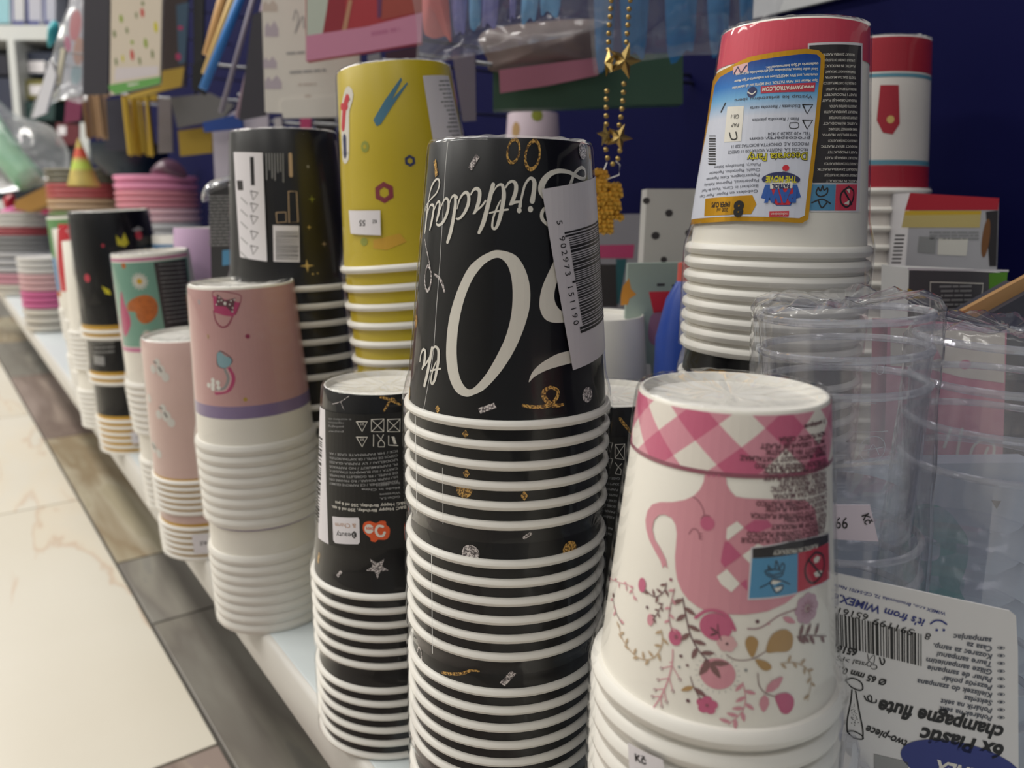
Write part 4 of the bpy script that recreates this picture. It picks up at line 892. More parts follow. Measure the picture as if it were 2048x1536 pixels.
d.poly([(330, 215), (395, 225), (398, 280), (335, 270)], ink_g, 1); d.build('print', sK.packs[1][1][-1])
# --- red panel, green and blue cups
d = Decal(sR.cone); d.Z = (0, 380, 5.4875); d.poly([(640, 375), (810, 375), (815, 1110), (650, 1110)], redc, 0)
for y in (450, 560, 700, 860, 1010): d.ell(d.P(735, y), 2.0, 2.0, pale, 1)
d.build('print', sR.top)
d = Decal(sG.cone); gr = mat('leaf_green', (104, 150, 96), .5); bl = mat('sky_print', (104, 146, 186), .5); rr_ = math.pi*sG.cone.ref*1000
d.rect(-rr_, 80, rr_, 137, gr, 0); d.rect(-rr_, 30, rr_, 80, bl, 0); d.rect(-rr_, 22, rr_, 30, rust, 0); d.build('print', sG.top)
# --- yellow cup
d = Decal(sY.cone); d.Z = (400, 0, 3.0); steel = mat('denim_ink', (74, 124, 150), .5); nut = mat('wine_nut', (132, 44, 60), .5); navy = mat('navy_ink', (44, 50, 96), .5); oliv = mat('olive_dot', (150, 156, 60), .5); peach = mat('faded_orange', (206, 160, 46), .5)
d.poly([(1040, 720), (1110, 600), (1205, 465), (1212, 480), (1150, 600), (1240, 495), (1248, 500), (1165, 620), (1085, 745), (1060, 758)], steel, 0)
def hexnut(x, y, r_, m, k=.5): d.ell(d.P(x, y), r_, r_, m, 0, rot=.5, n=6, inner=k)
hexnut(1105, 1155, 5.6, nut); hexnut(1260, 965, 3.1, navy); d.ell(d.P(990, 880), 2.7, 2.9, oliv, 0); d.ell(d.P(990, 880), 1.1, 1.1, yel, 1); d.ell(d.P(985, 1450), 2.4, 2.2, oliv, 0); d.poly([(1040, 1440), (1200, 1400), (1240, 1450), (1120, 1500), (1040, 1490)], peach, 0)
d.stroke([(890, 575, 62), (870, 660, 66), (868, 780, 70), (872, 930, 60)], ink_w, 0); d.stroke([(885, 590, 30), (868, 650, 30), (860, 760, 34)], redc, 1); d.stroke([(850, 640, 26), (880, 640, 26)], redc, 1, sub=1); d.stroke([(868, 830, 30), (872, 930, 24)], navy, 1)
a = d.P(1335, 455); 
d.poly([(1335, 455), (1490, 455), (1580, 860), (1400, 860)], label_w, 0)
for i in range(15): d.dash((1490+i*5, 478+i*25), (1405+i*6+random.randint(0, 40), 480+i*25), 1.5, ink_g, 1)
d.build('print', sY.top)
d = Decal(sY.filmcone); d.Z = (400, 0, 3.0); d.poly([(893, 1262), (1082, 1262), (1086, 1412), (905, 1402)], label_w, 0); d.text('55', (995, 1322), (955, 1322), 4.2, ink_k, 1, bold=.02); d.text('Kč', (1062, 1318), (1035, 1318), 2.6, ink_k, 1, bold=.02); d.build('price_sticker', sY.root, 'small white price sticker reading 55 Kč')
# --- black gold star pack
d = Decal(sW.filmcone); d.Z = (440, 260, 3.073)
d.poly([(85, 135), (262, 140), (290, 808), (125, 780)], label_w, 0); d.poly([(325, 585), (486, 588), (490, 812), (330, 808)], label_w, 0)
for i in range(20): d.poly([(342, 622+i*9), (482, 622+i*9), (482, 622+i*9+random.choice((3, 4, 6))), (342, 622+i*9+4)], ink_k, 1)
d.poly([(185, 165), (208, 165), (215, 340), (192, 340)], ink_k, 1); d.poly([(105, 310), (140, 310), (145, 370), (112, 370)], charcoal, 1)
for yy in (395, 470, 545, 640, 730): d.stroke([(190, yy-20, 6), (235, yy-10, 6), (205, yy+35, 6), (190, yy-20, 6)], charcoal, 1, sub=1); d.stroke([(130, yy+20, 6), (170, yy+60, 6)], ink_g, 1, sub=1)
for i in range(7): d.stroke([(285+i*17, 145, 6), (288+i*17, 230+random.randint(0, 90), 6)], ink_g, 1, sub=1)
d.stroke([(432, 150, 22), (436, 280, 22)], taupe, 1, sub=1)
for r4 in ([(420, 378), (470, 378), (480, 565), (425, 570), (420, 378)], [(345, 508), (405, 505), (408, 565), (350, 570), (345, 508)]): d.stroke([(x, y, 6) for x, y in r4], taupe, 1, sub=1)
d.build('info_label', sW.root, 'white info strip and barcode on black')
d = Decal(sW.cone); d.Z = (440, 260, 3.073); goldi = mat('gold_star_ink', (216, 184, 110), .4)
confetti(d, [('spark', 535, 835, 8.5, math.pi/2, goldi), ('spark', 565, 425, 5, math.pi/2, oliv), ('spark', 548, 598, 3.4, 0, goldi), ('dot', 570, 885, 1.2, 0, goldi), ('dot', 600, 880, 1.0, 0, goldi), ('dot', 540, 225, 1.8, 0, ink_g), ('spark', 640, 700, 4, 0, taupe)])
d.build('print', sW.top)
# --- red banded pack with gold framed label
d = Decal(sA.cone); d.Z = (1360, 50, 3.571); rr_ = math.pi*sA.cone.ref*1000; crim = mat('coral_red', (212, 72, 92), .42)
d.rect(-rr_, d.P(700, 230)[1], rr_, sA.H*1000-.7, crim, 0); edge = d.P(1285, 700)[0]
d.poly([(912, 132), (1300, 132), (1296, 700), (1278, 1335), (930, 1335)], label_w, 1)
d.poly([(922, 148), (1290, 150), (1282, 700), (1262, 1128), (945, 1128)], charcoal, 2); d.poly([(930, 1138), (1110, 1138), (1100, 1325), (925, 1325)], lblue, 2); d.poly([(1112, 1138), (1262, 1138), (1252, 1325), (1102, 1325)], crim, 2)
tx = ['PLASTIC IN PRODUCT', 'LE PRODUIT CONTIENT DU PLASTIQUE', 'PRODUKT ZAWIERA PLASTIK', 'IL PRODOTTO CONTIENE PLASTICA', 'PRODUKT OBSAHUJE PLAST', 'PLAST I PRODUKTET', 'PRODUCT BEVAT PLASTIC', 'O PRODUTO CONTEM PLASTICO', 'TUOTE SISALTAA MUOVIA', 'TERMEK MUANYAGOT TARTALMAZ']
for i in range(23): d.text(tx[i % 10], (1262-max(0, i-12)*2, 1108-i*41), (972+min(i, 12)*2+random.randint(0, 70), 1106-i*41), 1.3, ink_w, 3, bold=.02)
for st in ([(985, 1160), (970, 1200), (1000, 1225), (1045, 1205), (1050, 1165), (1025, 1180), (1015, 1150), (1000, 1185), (985, 1160)], [(940, 1270), (985, 1250), (1020, 1245), (1070, 1275)], [(985, 1255), (1010, 1305), (1045, 1270)]): d.stroke(st, charcoal, 3, w=10)
d.stroke([(1200, 1155), (1150, 1200), (1145, 1265), (1185, 1300), (1225, 1260), (1235, 1190), (1200, 1155)], charcoal, 3, w=12); d.stroke([(1165, 1180), (1220, 1280)], charcoal, 3, w=12); d.poly([(1185, 1175), (1210, 1170), (1205, 1205)], ink_w, 3); d.poly([(1165, 1275), (1205, 1250), (1200, 1285)], ink_w, 3)
d.build('print', sA.top, 'coral red top band and pictogram panel')
d = Decal(sA.filmcone, base=.0003, lay=.0001); d.Z = (1360, 50, 3.571)
goldf = mat('gold_frame', (214, 158, 40), .3, metal=.5, var=.25, vscale=60)
lab = mat('label_blue_to_white', (200, 206, 220), .4); nt = lab.node_tree; b = nt.nodes['Principled BSDF']; un = nt.nodes.new('ShaderNodeUVMap'); un.uv_map = 'print'; sx_ = nt.nodes.new('ShaderNodeSeparateXYZ'); nt.links.new(un.outputs[0], sx_.inputs[0])
y0_, y1_ = d.P(700, 640)[1], d.P(700, 240)[1]; mr = nt.nodes.new('ShaderNodeMapRange'); mr.inputs['From Min'].default_value = y0_; mr.inputs['From Max'].default_value = y1_; nt.links.new(sx_.outputs['Y'], mr.inputs['Value'])
rp = nt.nodes.new('ShaderNodeValToRGB'); e = rp.color_ramp.elements; e[0].color = lin((206, 210, 224))+(1,); e[1].color = lin((14, 60, 140))+(1,); x = e.new(.35); x.color = lin((110, 170, 214))+(1,); x = e.new(.6); x.color = lin((30, 112, 190))+(1,); nt.links.new(mr.outputs[0], rp.inputs['Fac']); nt.links.new(rp.outputs['Color'], b.inputs['Base Color'])
d.poly([(240, 400), (270, 345), (355, 300), (500, 228), (700, 192), (900, 170), (990, 182), (1032, 220), (1030, 300), (1010, 500), (980, 800), (940, 1150), (915, 1388), (870, 1415), (700, 1405), (400, 1400), (60, 1430), (60, 1200), (180, 800)], goldf, 0)
d.poly([(255, 430), (290, 375), (370, 330), (510, 262), (700, 230), (900, 206), (975, 212), (1002, 240), (998, 320), (980, 500), (950, 800), (910, 1150), (888, 1360), (850, 1380), (700, 1372), (400, 1366), (75, 1392), (75, 1200), (190, 800)], lab, 1)
for i, (t, x1) in enumerate((('trademarks of Spin International Inc.', 615), ('Used under license. Nickelodeon and all related titles and logos are', 405), ('characters, and SPIN MASTER logo are trademarks of Spin Master', 395), ('Spin Master Ltd. PAW PATROL THE MOVIE and all related titles', 380))): d.text(t, (985-i*2, 268+i*40), (x1, 300+i*48), 1.45, ink_w, 2, bold=.02)
d.poly([(388, 300), (490, 268), (488, 335), (385, 355)], pale, 2); d.stroke([(395, 345), (420, 300), (440, 345), (480, 290)], navy, 3, w=10, sub=1)
d.poly([(580, 440), (965, 412), (958, 478), (580, 490)], lred, 2); d.text('www.PAWPATROL.COM', (955, 432), (592, 448), 2.1, ink_w, 3, bold=.03)
d.ell(d.P(518, 480), 2.1, 2.1, navy, 2); d.stroke([(490, 480), (520, 495), (545, 475)], ink_w, 3, w=8)
dk = mat('print_grey', (80, 84, 96), .5)
for t, x0, y0, x1, y1 in (('Vystup ke zvlastnimu sberu', 945, 505, 395, 530), ('Etichetta / Raccolta carta', 860, 570, 505, 585), ('Film / Raccolta plastica', 850, 660, 520, 672), ('TEL: +30 22620 31434', 935, 765, 630, 768), ('procosparty.com', 930, 800, 500, 805), ('PROCOS A.E. OINOFYTA BOIOTIAS 320 11', 920, 838, 370, 860), ('PROCOS S.A. INOFITA VIOTIA 320 11 GREECE', 915, 878, 350, 900)): d.text(t, (x0, y0), (x1, y1), 1.7, dk, 2, bold=.01)
d.text('Decorata Party', (912, 912), (490, 925), 4.0, ink_k, 2, bold=.06); d.text('Decorata Party', (912, 912), (490, 925), 4.0, leaf_y, 3, bold=.01)
for i, (t, x1) in enumerate((('Pohary, Bumazhnye Stakany', 250), ('Chashi, Papirpohar, Papirbecher', 215), ('Pappersbagare, Kubki Papierowe', 195), ('Papieriniai, Papirove Kelimky', 180), ('Bicchieri in Carta, Vasos de Papel', 165), ('Gobelets en Papier, Paper Cups', 150))): d.text(t, (580-i*4, 985+i*38), (x1, 1010+i*42), 1.7, dk, 2)
for yy in (600, 710): d.stroke([(875, yy-30), (945, yy-30), (905, yy+35), (875, yy-30)], ink_k, 2, w=9, sub=1)
d.stroke([(785, 700), (840, 700), (840, 735), (785, 735), (785, 700)], ink_k, 2, w=5)
d.poly([(345, 585), (462, 580), (440, 830), (320, 838)], ink_w, 2); d.stroke([(360, 770), (375, 815), (410, 810), (405, 765)], ink_k, 3, w=8); d.text('GR-1', (430, 640), (370, 640), 2.2, ink_k, 3); d.text('PAP', (430, 700), (375, 702), 2.2, ink_k, 3)
d.poly([(188, 1240), (520, 1215), (548, 1280), (510, 1350), (180, 1365)], goldf, 2); d.text('8', (460, 1262), (395, 1264), 8, ink_k, 3, bold=.06); d.text('PAPER CUPS', (365, 1262), (235, 1268), 3.0, ink_k, 3, bold=.02); d.text('200 ml', (350, 1305), (270, 1308), 2.2, ink_k, 3)
# badge logo
rb2 = mat('badge_blue', (48, 92, 170), .45)
d.poly([(610, 1140), (580, 1235), (640, 1250), (690, 1290), (790, 1290), (810, 1245), (862, 1230), (835, 1140)], rb2, 2); d.poly([(645, 1150), (650, 1240), (690, 1285), (780, 1285), (815, 1230), (800, 1150), (720, 1120)], redc, 3)
d.stroke([(610, 1100, 46), (660, 1080, 50), (730, 1075, 52), (790, 1085, 50), (835, 1105, 42)], navy, 3); d.text('THE MOVIE', (832, 1082), (618, 1080), 3.4, leaf_y, 4, bold=.04); d.poly([(645, 1130), (805, 1120), (800, 1165), (645, 1170)], ink_w, 4); d.text('PATROL', (785, 1132), (660, 1138), 2.4, navy, 5, bold=.05); d.text('PAW', (830, 1178), (620, 1180), 6.5, rb2, 5, bold=.08)
d.ell(d.P(755, 1022), 1.2, 1.2, redc, 3); d.stroke([(745, 1040), (700, 1075)], ink_g, 3, w=6, sub=1); d.poly([(640, 1330), (778, 1328), (775, 1368), (638, 1370)], redc, 2); d.text('nickelodeon', (770, 1340), (648, 1342), 1.6, ink_w, 3)
d.stroke([(300, 620, 10), (330, 560, 10)], ink_k, 2, sub=1)
for i in range(12): d.poly([(215-i*1+(i % 3), 790+i*18), (262, 790+i*18), (262, 797+i*18+(i % 2)*4), (214, 797+i*18+(i % 2)*4)], ink_k, 2)
d.build('gold_framed_label', sA.root, 'gold framed label with blue top and small print')
# --- red and white pack at the back
d = Decal(sL.cone); d.Z = (1690, 100, 2.844); rr_ = math.pi*sL.cone.ref*1000; dred2 = mat('deep_red', (170, 36, 52), .5); teal = mat('teal_line', (96, 150, 170), .5)
t = d.P(230, 120)[1]; d.rect(-rr_, t, rr_, sL.H*1000-.8, dred2, 0); d.rect(-rr_, t-3.2, rr_, t-1.2, teal, 0); b1 = d.P(230, 655)[1]; d.rect(-rr_, .6, rr_, b1, dred2, 0); d.rect(-rr_, b1+.3, rr_, b1+3, teal, 0)
d.poly([(200, 200), (305, 200), (310, 420), (270, 480), (215, 470), (180, 400)], dred2, 1); d.ell(d.P(258, 395), 2.2, 2.2, goldi, 2)
d.build('print', sL.top)
# ------------------------------------------------------------------ clear plastic cups on the right
PLAST = clear('clear_plastic', (.975, .976, .984), .05, 1.5, .035, .8, gloss=(.95, .95, 1), haze=.035)
PLASTR = clear('clear_plastic_rim', (.90, .905, .93), .06, 1.6, .16, 1.0, gloss=(.95, .95, 1), haze=.16)
BAG = clear('bag_film', (.988, .988, .992), .09, 1.45, .03, 1.0, haze=.03)
BAGH = clear('hazy_bag_film', (.94, .95, .96), .16, 1.45, .06, 1.1, haze=.16)
def tumbler(key, rt, rb, H):
    body = lathe('tumbler', [(.0004, .0016), (rb-.002, .0016), (rb, 0), (rb+.0004, .001), (rt-.0012, H-.004), (rt-.0008, H)], PLAST, n=64)
    rim = lathe('rim', [(rt-.0016+.0014*math.cos(t), H-.001+.0014*math.sin(t)) for t in [i*math.pi/4 for i in range(9)]], PLASTR, n=64)
    return body, rim
def tumbler_stack(px, v_top, d, rt, rb, H, sp, n, lean, lab):
    top = at(px, v_top, d); q, ax = axis_quat(top, lean); body, rim = tumbler('t', rt, rb, H)
    tot = top.z-SHELF_Z; root = empty('clear_tumbler_pack', top-ax*(tot/ax.z), lab, 'cup pack', 'clear plastic tumbler packs in film', q)
    z = tot/ax.z; k = 0; z0 = z-H
    while z0 > -.0005:
        for i in range(n):
            if z0-i*sp < 0: break
            c = link('tumbler', body, root, (0, 0, z0-i*sp)); link('rim', rim, c)
        z0 -= (n-1)*sp+H+.002
    # loose film sleeve over the column
    vs, fs, N = [], [], 110; zt = tot/ax.z
    prof = [(rt+.001, 0), (rt+.001, zt*.3), (rt+.0012, zt*.6), (rt+.0008, zt-.03), (rt+.0012, zt-.012), (rt+.001, zt), (rt*.98, zt+.0035), (rt*.8, zt+.006), (rt*.5, zt+.0045), (rt*.2, zt+.003), (.0005, zt+.0035)]
    sd = px*.01; pr2 = []
    for i in range(len(prof)-1):
        for k in range(5): t = k/5; pr2.append((prof[i][0]*(1-t)+prof[i+1][0]*t, prof[i][1]*(1-t)+prof[i+1][1]*t))
    prof = pr2+[prof[-1]]
    for r, z in prof:
        for i in range(N):
            t = 2*math.pi*i/N; x, y = math.sin(t), -math.cos(t); w = noise.noise(Vector((x*3+sd, y*3, z*25)))*.0018+noise.noise(Vector((x*8+sd, y*8, z*70)))*.0008+noise.noise(Vector((x*15+sd, y*15, z*200)))*.0004
            vs.append(((r+abs(w))*x, (r+abs(w))*y, z+(w*1.6 if z > zt-.001 else 0)))
    for k in range(len(prof)-1):
        for i in range(N): fs.append((k*N+i, k*N+(i+1) % N, (k+1)*N+(i+1) % N, (k+1)*N+i))
    link('film', mesh('film', vs, fs, BAG), root)
    return root, q, ax, top
tr1, tq, tax, ttop = tumbler_stack(1688, 622, .276, .0300, .0248, .056, .0122, 3, (-.05, .02), 'clear plastic tumbler pack in crinkled film right of the gingham cups')
tr2 = tumbler_stack(2014, 672, .276, .0305, .0245, .075, .0150, 4, (.02, 0), 'clear plastic tumbler pack in film at the right edge')[0]
# embossed marks on the first tumbler
emb = mat('emboss', (214, 214, 224), .3)
dd = Decal(Cone(Matrix.Translation(ttop-tax*.056) @ tq.to_matrix().to_4x4(), .0249, .0300, .056)); dd.Z = (1500, 560, 3.491)
c = dd.P(855, 1180); dd.ell(c, 4.6, 4.6, emb, 0, n=30, inner=.95); dd.stroke([(780, 1190), (850, 1180), (930, 1165)], emb, 0, w=5); dd.stroke([(820, 1210), (860, 1150), (900, 1220)], emb, 0, w=4)
for y, x0, x1 in ((620, 770, 870), (860, 765, 880), (1055, 705, 960)): dd.stroke([(x0, y+4), (x1, y-2)], emb, 0, w=4, sub=1)
dd.stroke([(890, 590), (885, 640), (905, 658), (930, 640), (935, 590)], emb, 0, w=4)
o = dd.build('embossed_marks', tr1)
# flute foot knob
kb = at(1688, 1530, .252); km = lathe('flute_foot', [(.0, .021), (.003, .0205), (.0042, .017), (.0045, .012), (.0085, .009), (.0095, .006), (.009, .003), (.0078, 0), (.0076, -.03)], PLASTR, n=40)
ff = empty('champagne_flute', (kb.x, kb.y, SHELF_Z), 'clear plastic flute foot standing behind the gingham cups', 'flute')
hh = kb.z-SHELF_Z-.01
link('stem', lathe('stem', [(.0076, 0), (.0076, hh)], PLAST, n=40), ff); link('foot', km, ff, (0, 0, hh))
# champagne flute card
card, cf = slab('flute_card', [(1655, 1143), (1840, 1183), (2020, 1222), (2032, 1232), (2036, 1300), (2038, 1680), (1640, 1680)], .2405, yaw=-8, tilt=4, thick=.0006, m=mat('card_white', (222, 220, 220), .45), ref=(1850, 1340))
tag(card, 'white champagne flute card with barcode lying upside down', 'card')
ink_b = mat('logo_blue', (40, 52, 128), .45)
d = Decal(cf); d.Z = (1640, 1120, 3.691)
d.text('WIMEX s.r.o., Broumovska 72, CZ-54701 Nachod', (930, 385), (70, 165), 1.5, ink_b, 1, bold=.01)
d.text("it's from WIMEX.eu", (780, 440), (60, 228), 3.6, ink_b, 1, bold=.02)
d.stroke([(815, 468), (850, 445), (895, 448), (932, 472)], ink_b, 1, w=12); d.ell(d.P(860, 515), .42, .42, ink_b, 1); d.ell(d.P(912, 515), .42, .42, ink_b, 1)
d.text('8', (825, 545), (780, 535), 3.2, ink_k, 1); d.text('591199', (705, 515), (400, 425), 3.2, ink_k, 1); d.text('651613', (365, 402), (80, 335), 3.2, ink_k, 1)
p_ = d.P(748, 545); q_ = d.P(95, 385); r_ = d.P(748, 782)
d.bars(p_, (q_[0]-p_[0], q_[1]-p_[1]), (r_[0]-p_[0], r_[1]-p_[1]), 60, ink_k, 1, 4, .62)
d.text('651613', (280, 660), (60, 610), 3.4, ink_k, 1, bold=.04); d.text('Crystal >PS<', (432, 778), (90, 690), 2.6, ink_k, 1); d.text('Ø 65 mm 0,1 l', (497, 885), (95, 770), 3.2, ink_k, 1, bold=.03)
d.stroke([(440, 720), (455, 770), (475, 750), (470, 725)], ink_k, 1, w=10); d.stroke([(350, 690), (360, 740), (395, 760), (400, 700), (355, 740)], ink_k, 1, w=4)
d.text('champagne flute', (1365, 1235), (445, 1030), 7.2, ink_k, 1, bold=.035); d.text('6x Plastic', (1368, 1372), (755, 1235), 7.6, ink_k, 1, bold=.035); d.text('two-piece', (652, 1335), (350, 1218), 4.2, ink_k, 1, bold=.02)
d.stroke([(325, 1000), (345, 1035), (380, 1040), (375, 1000), (350, 1010), (370, 1045), (410, 1050), (415, 1030)], ink_k, 1, w=9)
for i, (t, x1) in enumerate((('Pohárek na sekt', 885), ('Pohárik na sekt', 895), ('Sektglas', 1065), ('Kieliszek do szampana', 720), ('Pezsgös pohár', 905), ('Pahar de sampanie', 795), ('Gläze sampanietim', 785), ('Taure sampanui', 865), ('Kozarec za samp.', 835), ('Casa za', 1085))):
    y = 1160-i*57; d.text(t, (1275, y-8), (x1, y-8-(1275-x1)*.19), 2.6, dk, 1, bold=.02); cc = d.P(1335, y); d.ell(cc, 1.1, .55, dk, 1, inner=.8, n=16); d.ell(cc, .5, .4, dk, 1, n=8)
d.text('sampanjac', (1270, 575), (985, 545), 2.6, dk, 1, bold=.02)
d.stroke([(185, 885, 9), (240, 870, 9), (300, 900, 9), (315, 945, 9), (290, 960, 9), (230, 935, 9), (185, 885, 9)], ink_k, 1); d.stroke([(235, 955), (225, 1050), (200, 1180), (200, 1260)], ink_k, 1, w=9); d.stroke([(262, 965), (290, 1120), (315, 1250), (315, 1318)], ink_k, 1, w=9); d.stroke([(200, 1262), (250, 1262), (310, 1295), (312, 1320), (250, 1310), (200, 1265)], ink_k, 1, w=8); d.stroke([(135, 890), (150, 868), (168, 880), (150, 905), (138, 892)], ink_k, 1, w=7)
rq = random.Random(3)
for i in range(40): y = rq.uniform(1060, 1220); d.ell(d.P(rq.uniform(228, 255+(y-1060)*.2), y), .14, .14, ink_k, 1, n=6)
d.ell(d.P(1040, 1520), 19, 8.6, ink_b, 1, rot=-.23, n=40); d.text('WIMEX', (1265, 1570), (870, 1475), 7.0, ink_w, 2, bold=.04); d.poly([(398, 1430), (650, 1490), (650, 1700), (400, 1700)], ink_g, 1)
d.build('print', card)
stk, sf = slab('price_sticker', [(1650, 1010), (1740, 1010), (1757, 1083), (1650, 1078)], .2405, yaw=-8, thick=.0003, m=mat('lilac_label', (216, 204, 216), .45)); tag(stk, 'pale lilac price sticker reading 66 above the flute card', 'sticker')
d = Decal(sf); d.Z = (1600, 980, 2.763); d.text('66', (192, 212), (265, 212), 5.4, ink_k, 1); d.text('Kč', (338, 138), (362, 195), 3.2, ink_k, 1, bold=.02); d.build('print', stk)
# packs standing behind the clear tumblers
def floor_px(u, d):
    y = ((SHELF_Z-CZ)/d+math.sin(PITCH))/math.cos(PITCH); return 768-y*F
def standing(name, px, d, lab, catg, m, yaw=0, thick=.02, side=None, down=True, **kw):
    pts = list(px)
    if down:
        xs = sorted(pts, key=lambda p: p[1])[-2:]; xs = sorted(xs)
        for x in xs: pts[pts.index(x)] = (x[0]+(1024-x[0])*.03, floor_px(x[0], d)-2)
    o, f = slab(name, pts, d, yaw=yaw, thick=thick, m=m, side=side, **kw); tag(o, lab, catg)
    if down:
        lo = min((o.matrix_basis @ v.co).z for v in o.data.vertices); 
        for v in o.data.vertices:
            if (v.co.z+o.location.z) < SHELF_Z+.06: v.co.z = SHELF_Z-o.location.z+.0005
    return o, f
rose = mat('napkin_rose', (206, 122, 146), .6); crm = mat('napkin_cream', (216, 206, 196), .6)
o, f = standing('napkin_pack', [(1775, 648), (2014, 660), (2008, 934), (1770, 940)], .375, 'rose pink napkin pack with cream top behind the clear tumblers', 'napkins', rose, yaw=-6)
d = Decal(f); d.Z = (1500, 560, 3.491); d.poly([(980, 330), (1780, 360), (1775, 720), (1480, 680), (1210, 610), (980, 600)], crm, 0); d.poly([(1270, 560), (1305, 485), (1335, 545)], rose, 1); d.ell(d.P(1500, 590), 2.6, 2.2, rose, 1)
for st in ([(1400, 1040), (1355, 1165)], [(1480, 1040), (1460, 1130), (1440, 1250)], [(1530, 1250), (1560, 1160), (1630, 1110), (1700, 1150), (1690, 1240), (1640, 1230), (1660, 1170)], [(1240, 1300), (1320, 1250), (1380, 1240), (1370, 1300)]): d.stroke(st, ink_w, 1, w=20)
d.build('print', o)
bluec = mat('sky_card', (188, 200, 216), .5); tealb = mat('teal_balloon', (70, 160, 158), .45)
o, f = standing('party_bag_pack', [(1640, 950), (1800, 928), (2070, 925), (2070, 1200), (1640, 1200)], .345, 'pale blue pack with a teal balloon print behind the flute card', 'party pack', bluec, yaw=-4, thick=.012)
d = Decal(f); d.Z = (1600, 980, 2.763); d.poly([(590, 120), (640, 85), (720, 75), (810, 110), (870, 180), (930, 280), (920, 420), (880, 540), (900, 640), (560, 600), (570, 480), (560, 300)], tealb, 0, 3); d.poly([(600, 270), (690, 250), (770, 300), (760, 380), (680, 390), (620, 350)], bluec, 1, 3); d.poly([(1055, 55), (1110, 60), (1085, 105)], charcoal, 1)
d.poly([(50, -130), (560, -170), (560, -150), (50, -110)], ink_w, 0); d.build('print', o)
redb = mat('box_red', (188, 40, 56), .5); yeb = mat('box_yellow', (206, 186, 120), .5); whb = mat('box_white', (186, 184, 188), .5)
o, f = standing('toy_box', [(1822, 386), (1998, 397), (1992, 600), (1772, 596)], .47, 'red topped box with small print leaning by the navy panel', 'box', whb, thick=.03)
d = Decal(f); d.Z = (1690, 100, 2.8436); d.poly([(370, 812), (876, 842), (870, 910), (340, 912)], redb, 0); d.poly([(340, 914), (775, 914), (772, 935), (335, 940)], yelc, 0); d.poly([(335, 940), (772, 935), (765, 1010), (320, 1010)], yeb, 0); d.poly([(870, 912), (800, 920), (820, 1230), (860, 1230)], charcoal, 0); d.ell(d.P(800, 1070), 2.2, 11, mat('brown_fur', (130, 86, 50), .5), 1)
d.poly([(530, 1070), (700, 1075), (690, 1170), (525, 1165)], ink_w, 1); d.poly([(420, 1060), (520, 1065), (510, 1160), (410, 1150)], ink_g, 1)
for i in range(14): d.poly([(285-i*3, 1050+i*22), (340-i*3, 1050+i*22), (338-i*3, 1060+i*22), (283-i*3, 1060+i*22)], charcoal, 1)
for i in range(3): d.dash((760, 1030+i*18), (480, 1030+i*18), 1.6, ink_g, 1)
d.build('print', o)
grb = mat('box_grey', (84, 82, 86), .5)
o, f = standing('candle_box', [(1818, 537), (2014, 546), (2016, 640), (1812, 640)], .42, 'dark grey box with a green corner and framed text', 'box', grb, thick=.03, side=mat('box_edge', (190, 190, 190), .5))
d = Decal(f); d.Z = (1690, 100, 2.8436); d.poly([(818, 1270), (925, 1262), (915, 1360), (818, 1370)], mat('apple_green', (92, 150, 40), .5), 0); d.poly([(355, 1355), (470, 1410), (350, 1420)], ochre, 0); d.stroke([(480, 1560), (485, 1320), (785, 1328), (770, 1450)], ink_w, 0, w=8, sub=1)
for i in range(8): d.dash((720, 1335+i*26), (530+random.randint(0, 40), 1337+i*26), 1.7, ink_g, 1)
d.poly([(355, 1238), (930, 1250), (930, 1262), (355, 1252)], label_w, 1); d.build('print', o)
krf = mat('kraft_edge', (176, 136, 90), .6)
o, f = slab('kraft_box', [(1925, 622), (2080, 538), (2080, 572), (1958, 640)], .36, thick=.004, m=krf, yaw=-5); tag(o, 'brown kraft box edge slanting at the right edge', 'box')
o2, f2 = slab('box_side', [(1950, 644), (2080, 572), (2080, 760), (1960, 760)], .36, thick=.03, m=mat('dark_box', (60, 60, 70), .5), parent=o, yaw=-5)
# goods between the centre stack and the right hand packs
dot_w = mat('dotted_white', (186, 184, 180), .55)
o, f = standing('dotted_pack', [(1294, 378), (1420, 378), (1400, 600), (1255, 600)], .52, 'off-white pack with sparse dark dots before the navy panel', 'pack', dot_w, thick=.02)
d = Decal(f); d.Z = (1180, 340, 3.658)
for x, y, r_ in ((578, 315, 2.6), (480, 480, 2.8), (412, 225, 2.4), (540, 655, 2.2), (725, 460, 2.6)): d.ell(d.P(x, y), r_, r_*.9, charcoal, 0, n=8)
d.build('print', o)
o, f = standing('napkin_pack', [(1170, 430), (1284, 428), (1266, 600), (1160, 600)], .60, 'grey and magenta napkin pack beside the gold necklace', 'napkins', mat('napkin_grey', (150, 148, 156), .6))
d = Decal(f); d.Z = (1180, 340, 3.658); d.poly([(-50, 552), (325, 545), (315, 645), (-50, 645)], mag, 0); d.poly([(-50, 690), (190, 690), (200, 1000), (-50, 1000)], charcoal, 0); d.poly([(190, 650), (268, 650), (215, 980), (195, 980)], mat('petrol', (40, 92, 100), .5), 0); d.build('print', o)
o, f = standing('card_set', [(1256, 527), (1380, 525), (1372, 720), (1226, 720)], .49, 'mint card set with orange star and red block print', 'card set', mat('card_mint', (150, 166, 158), .55), thick=.006)
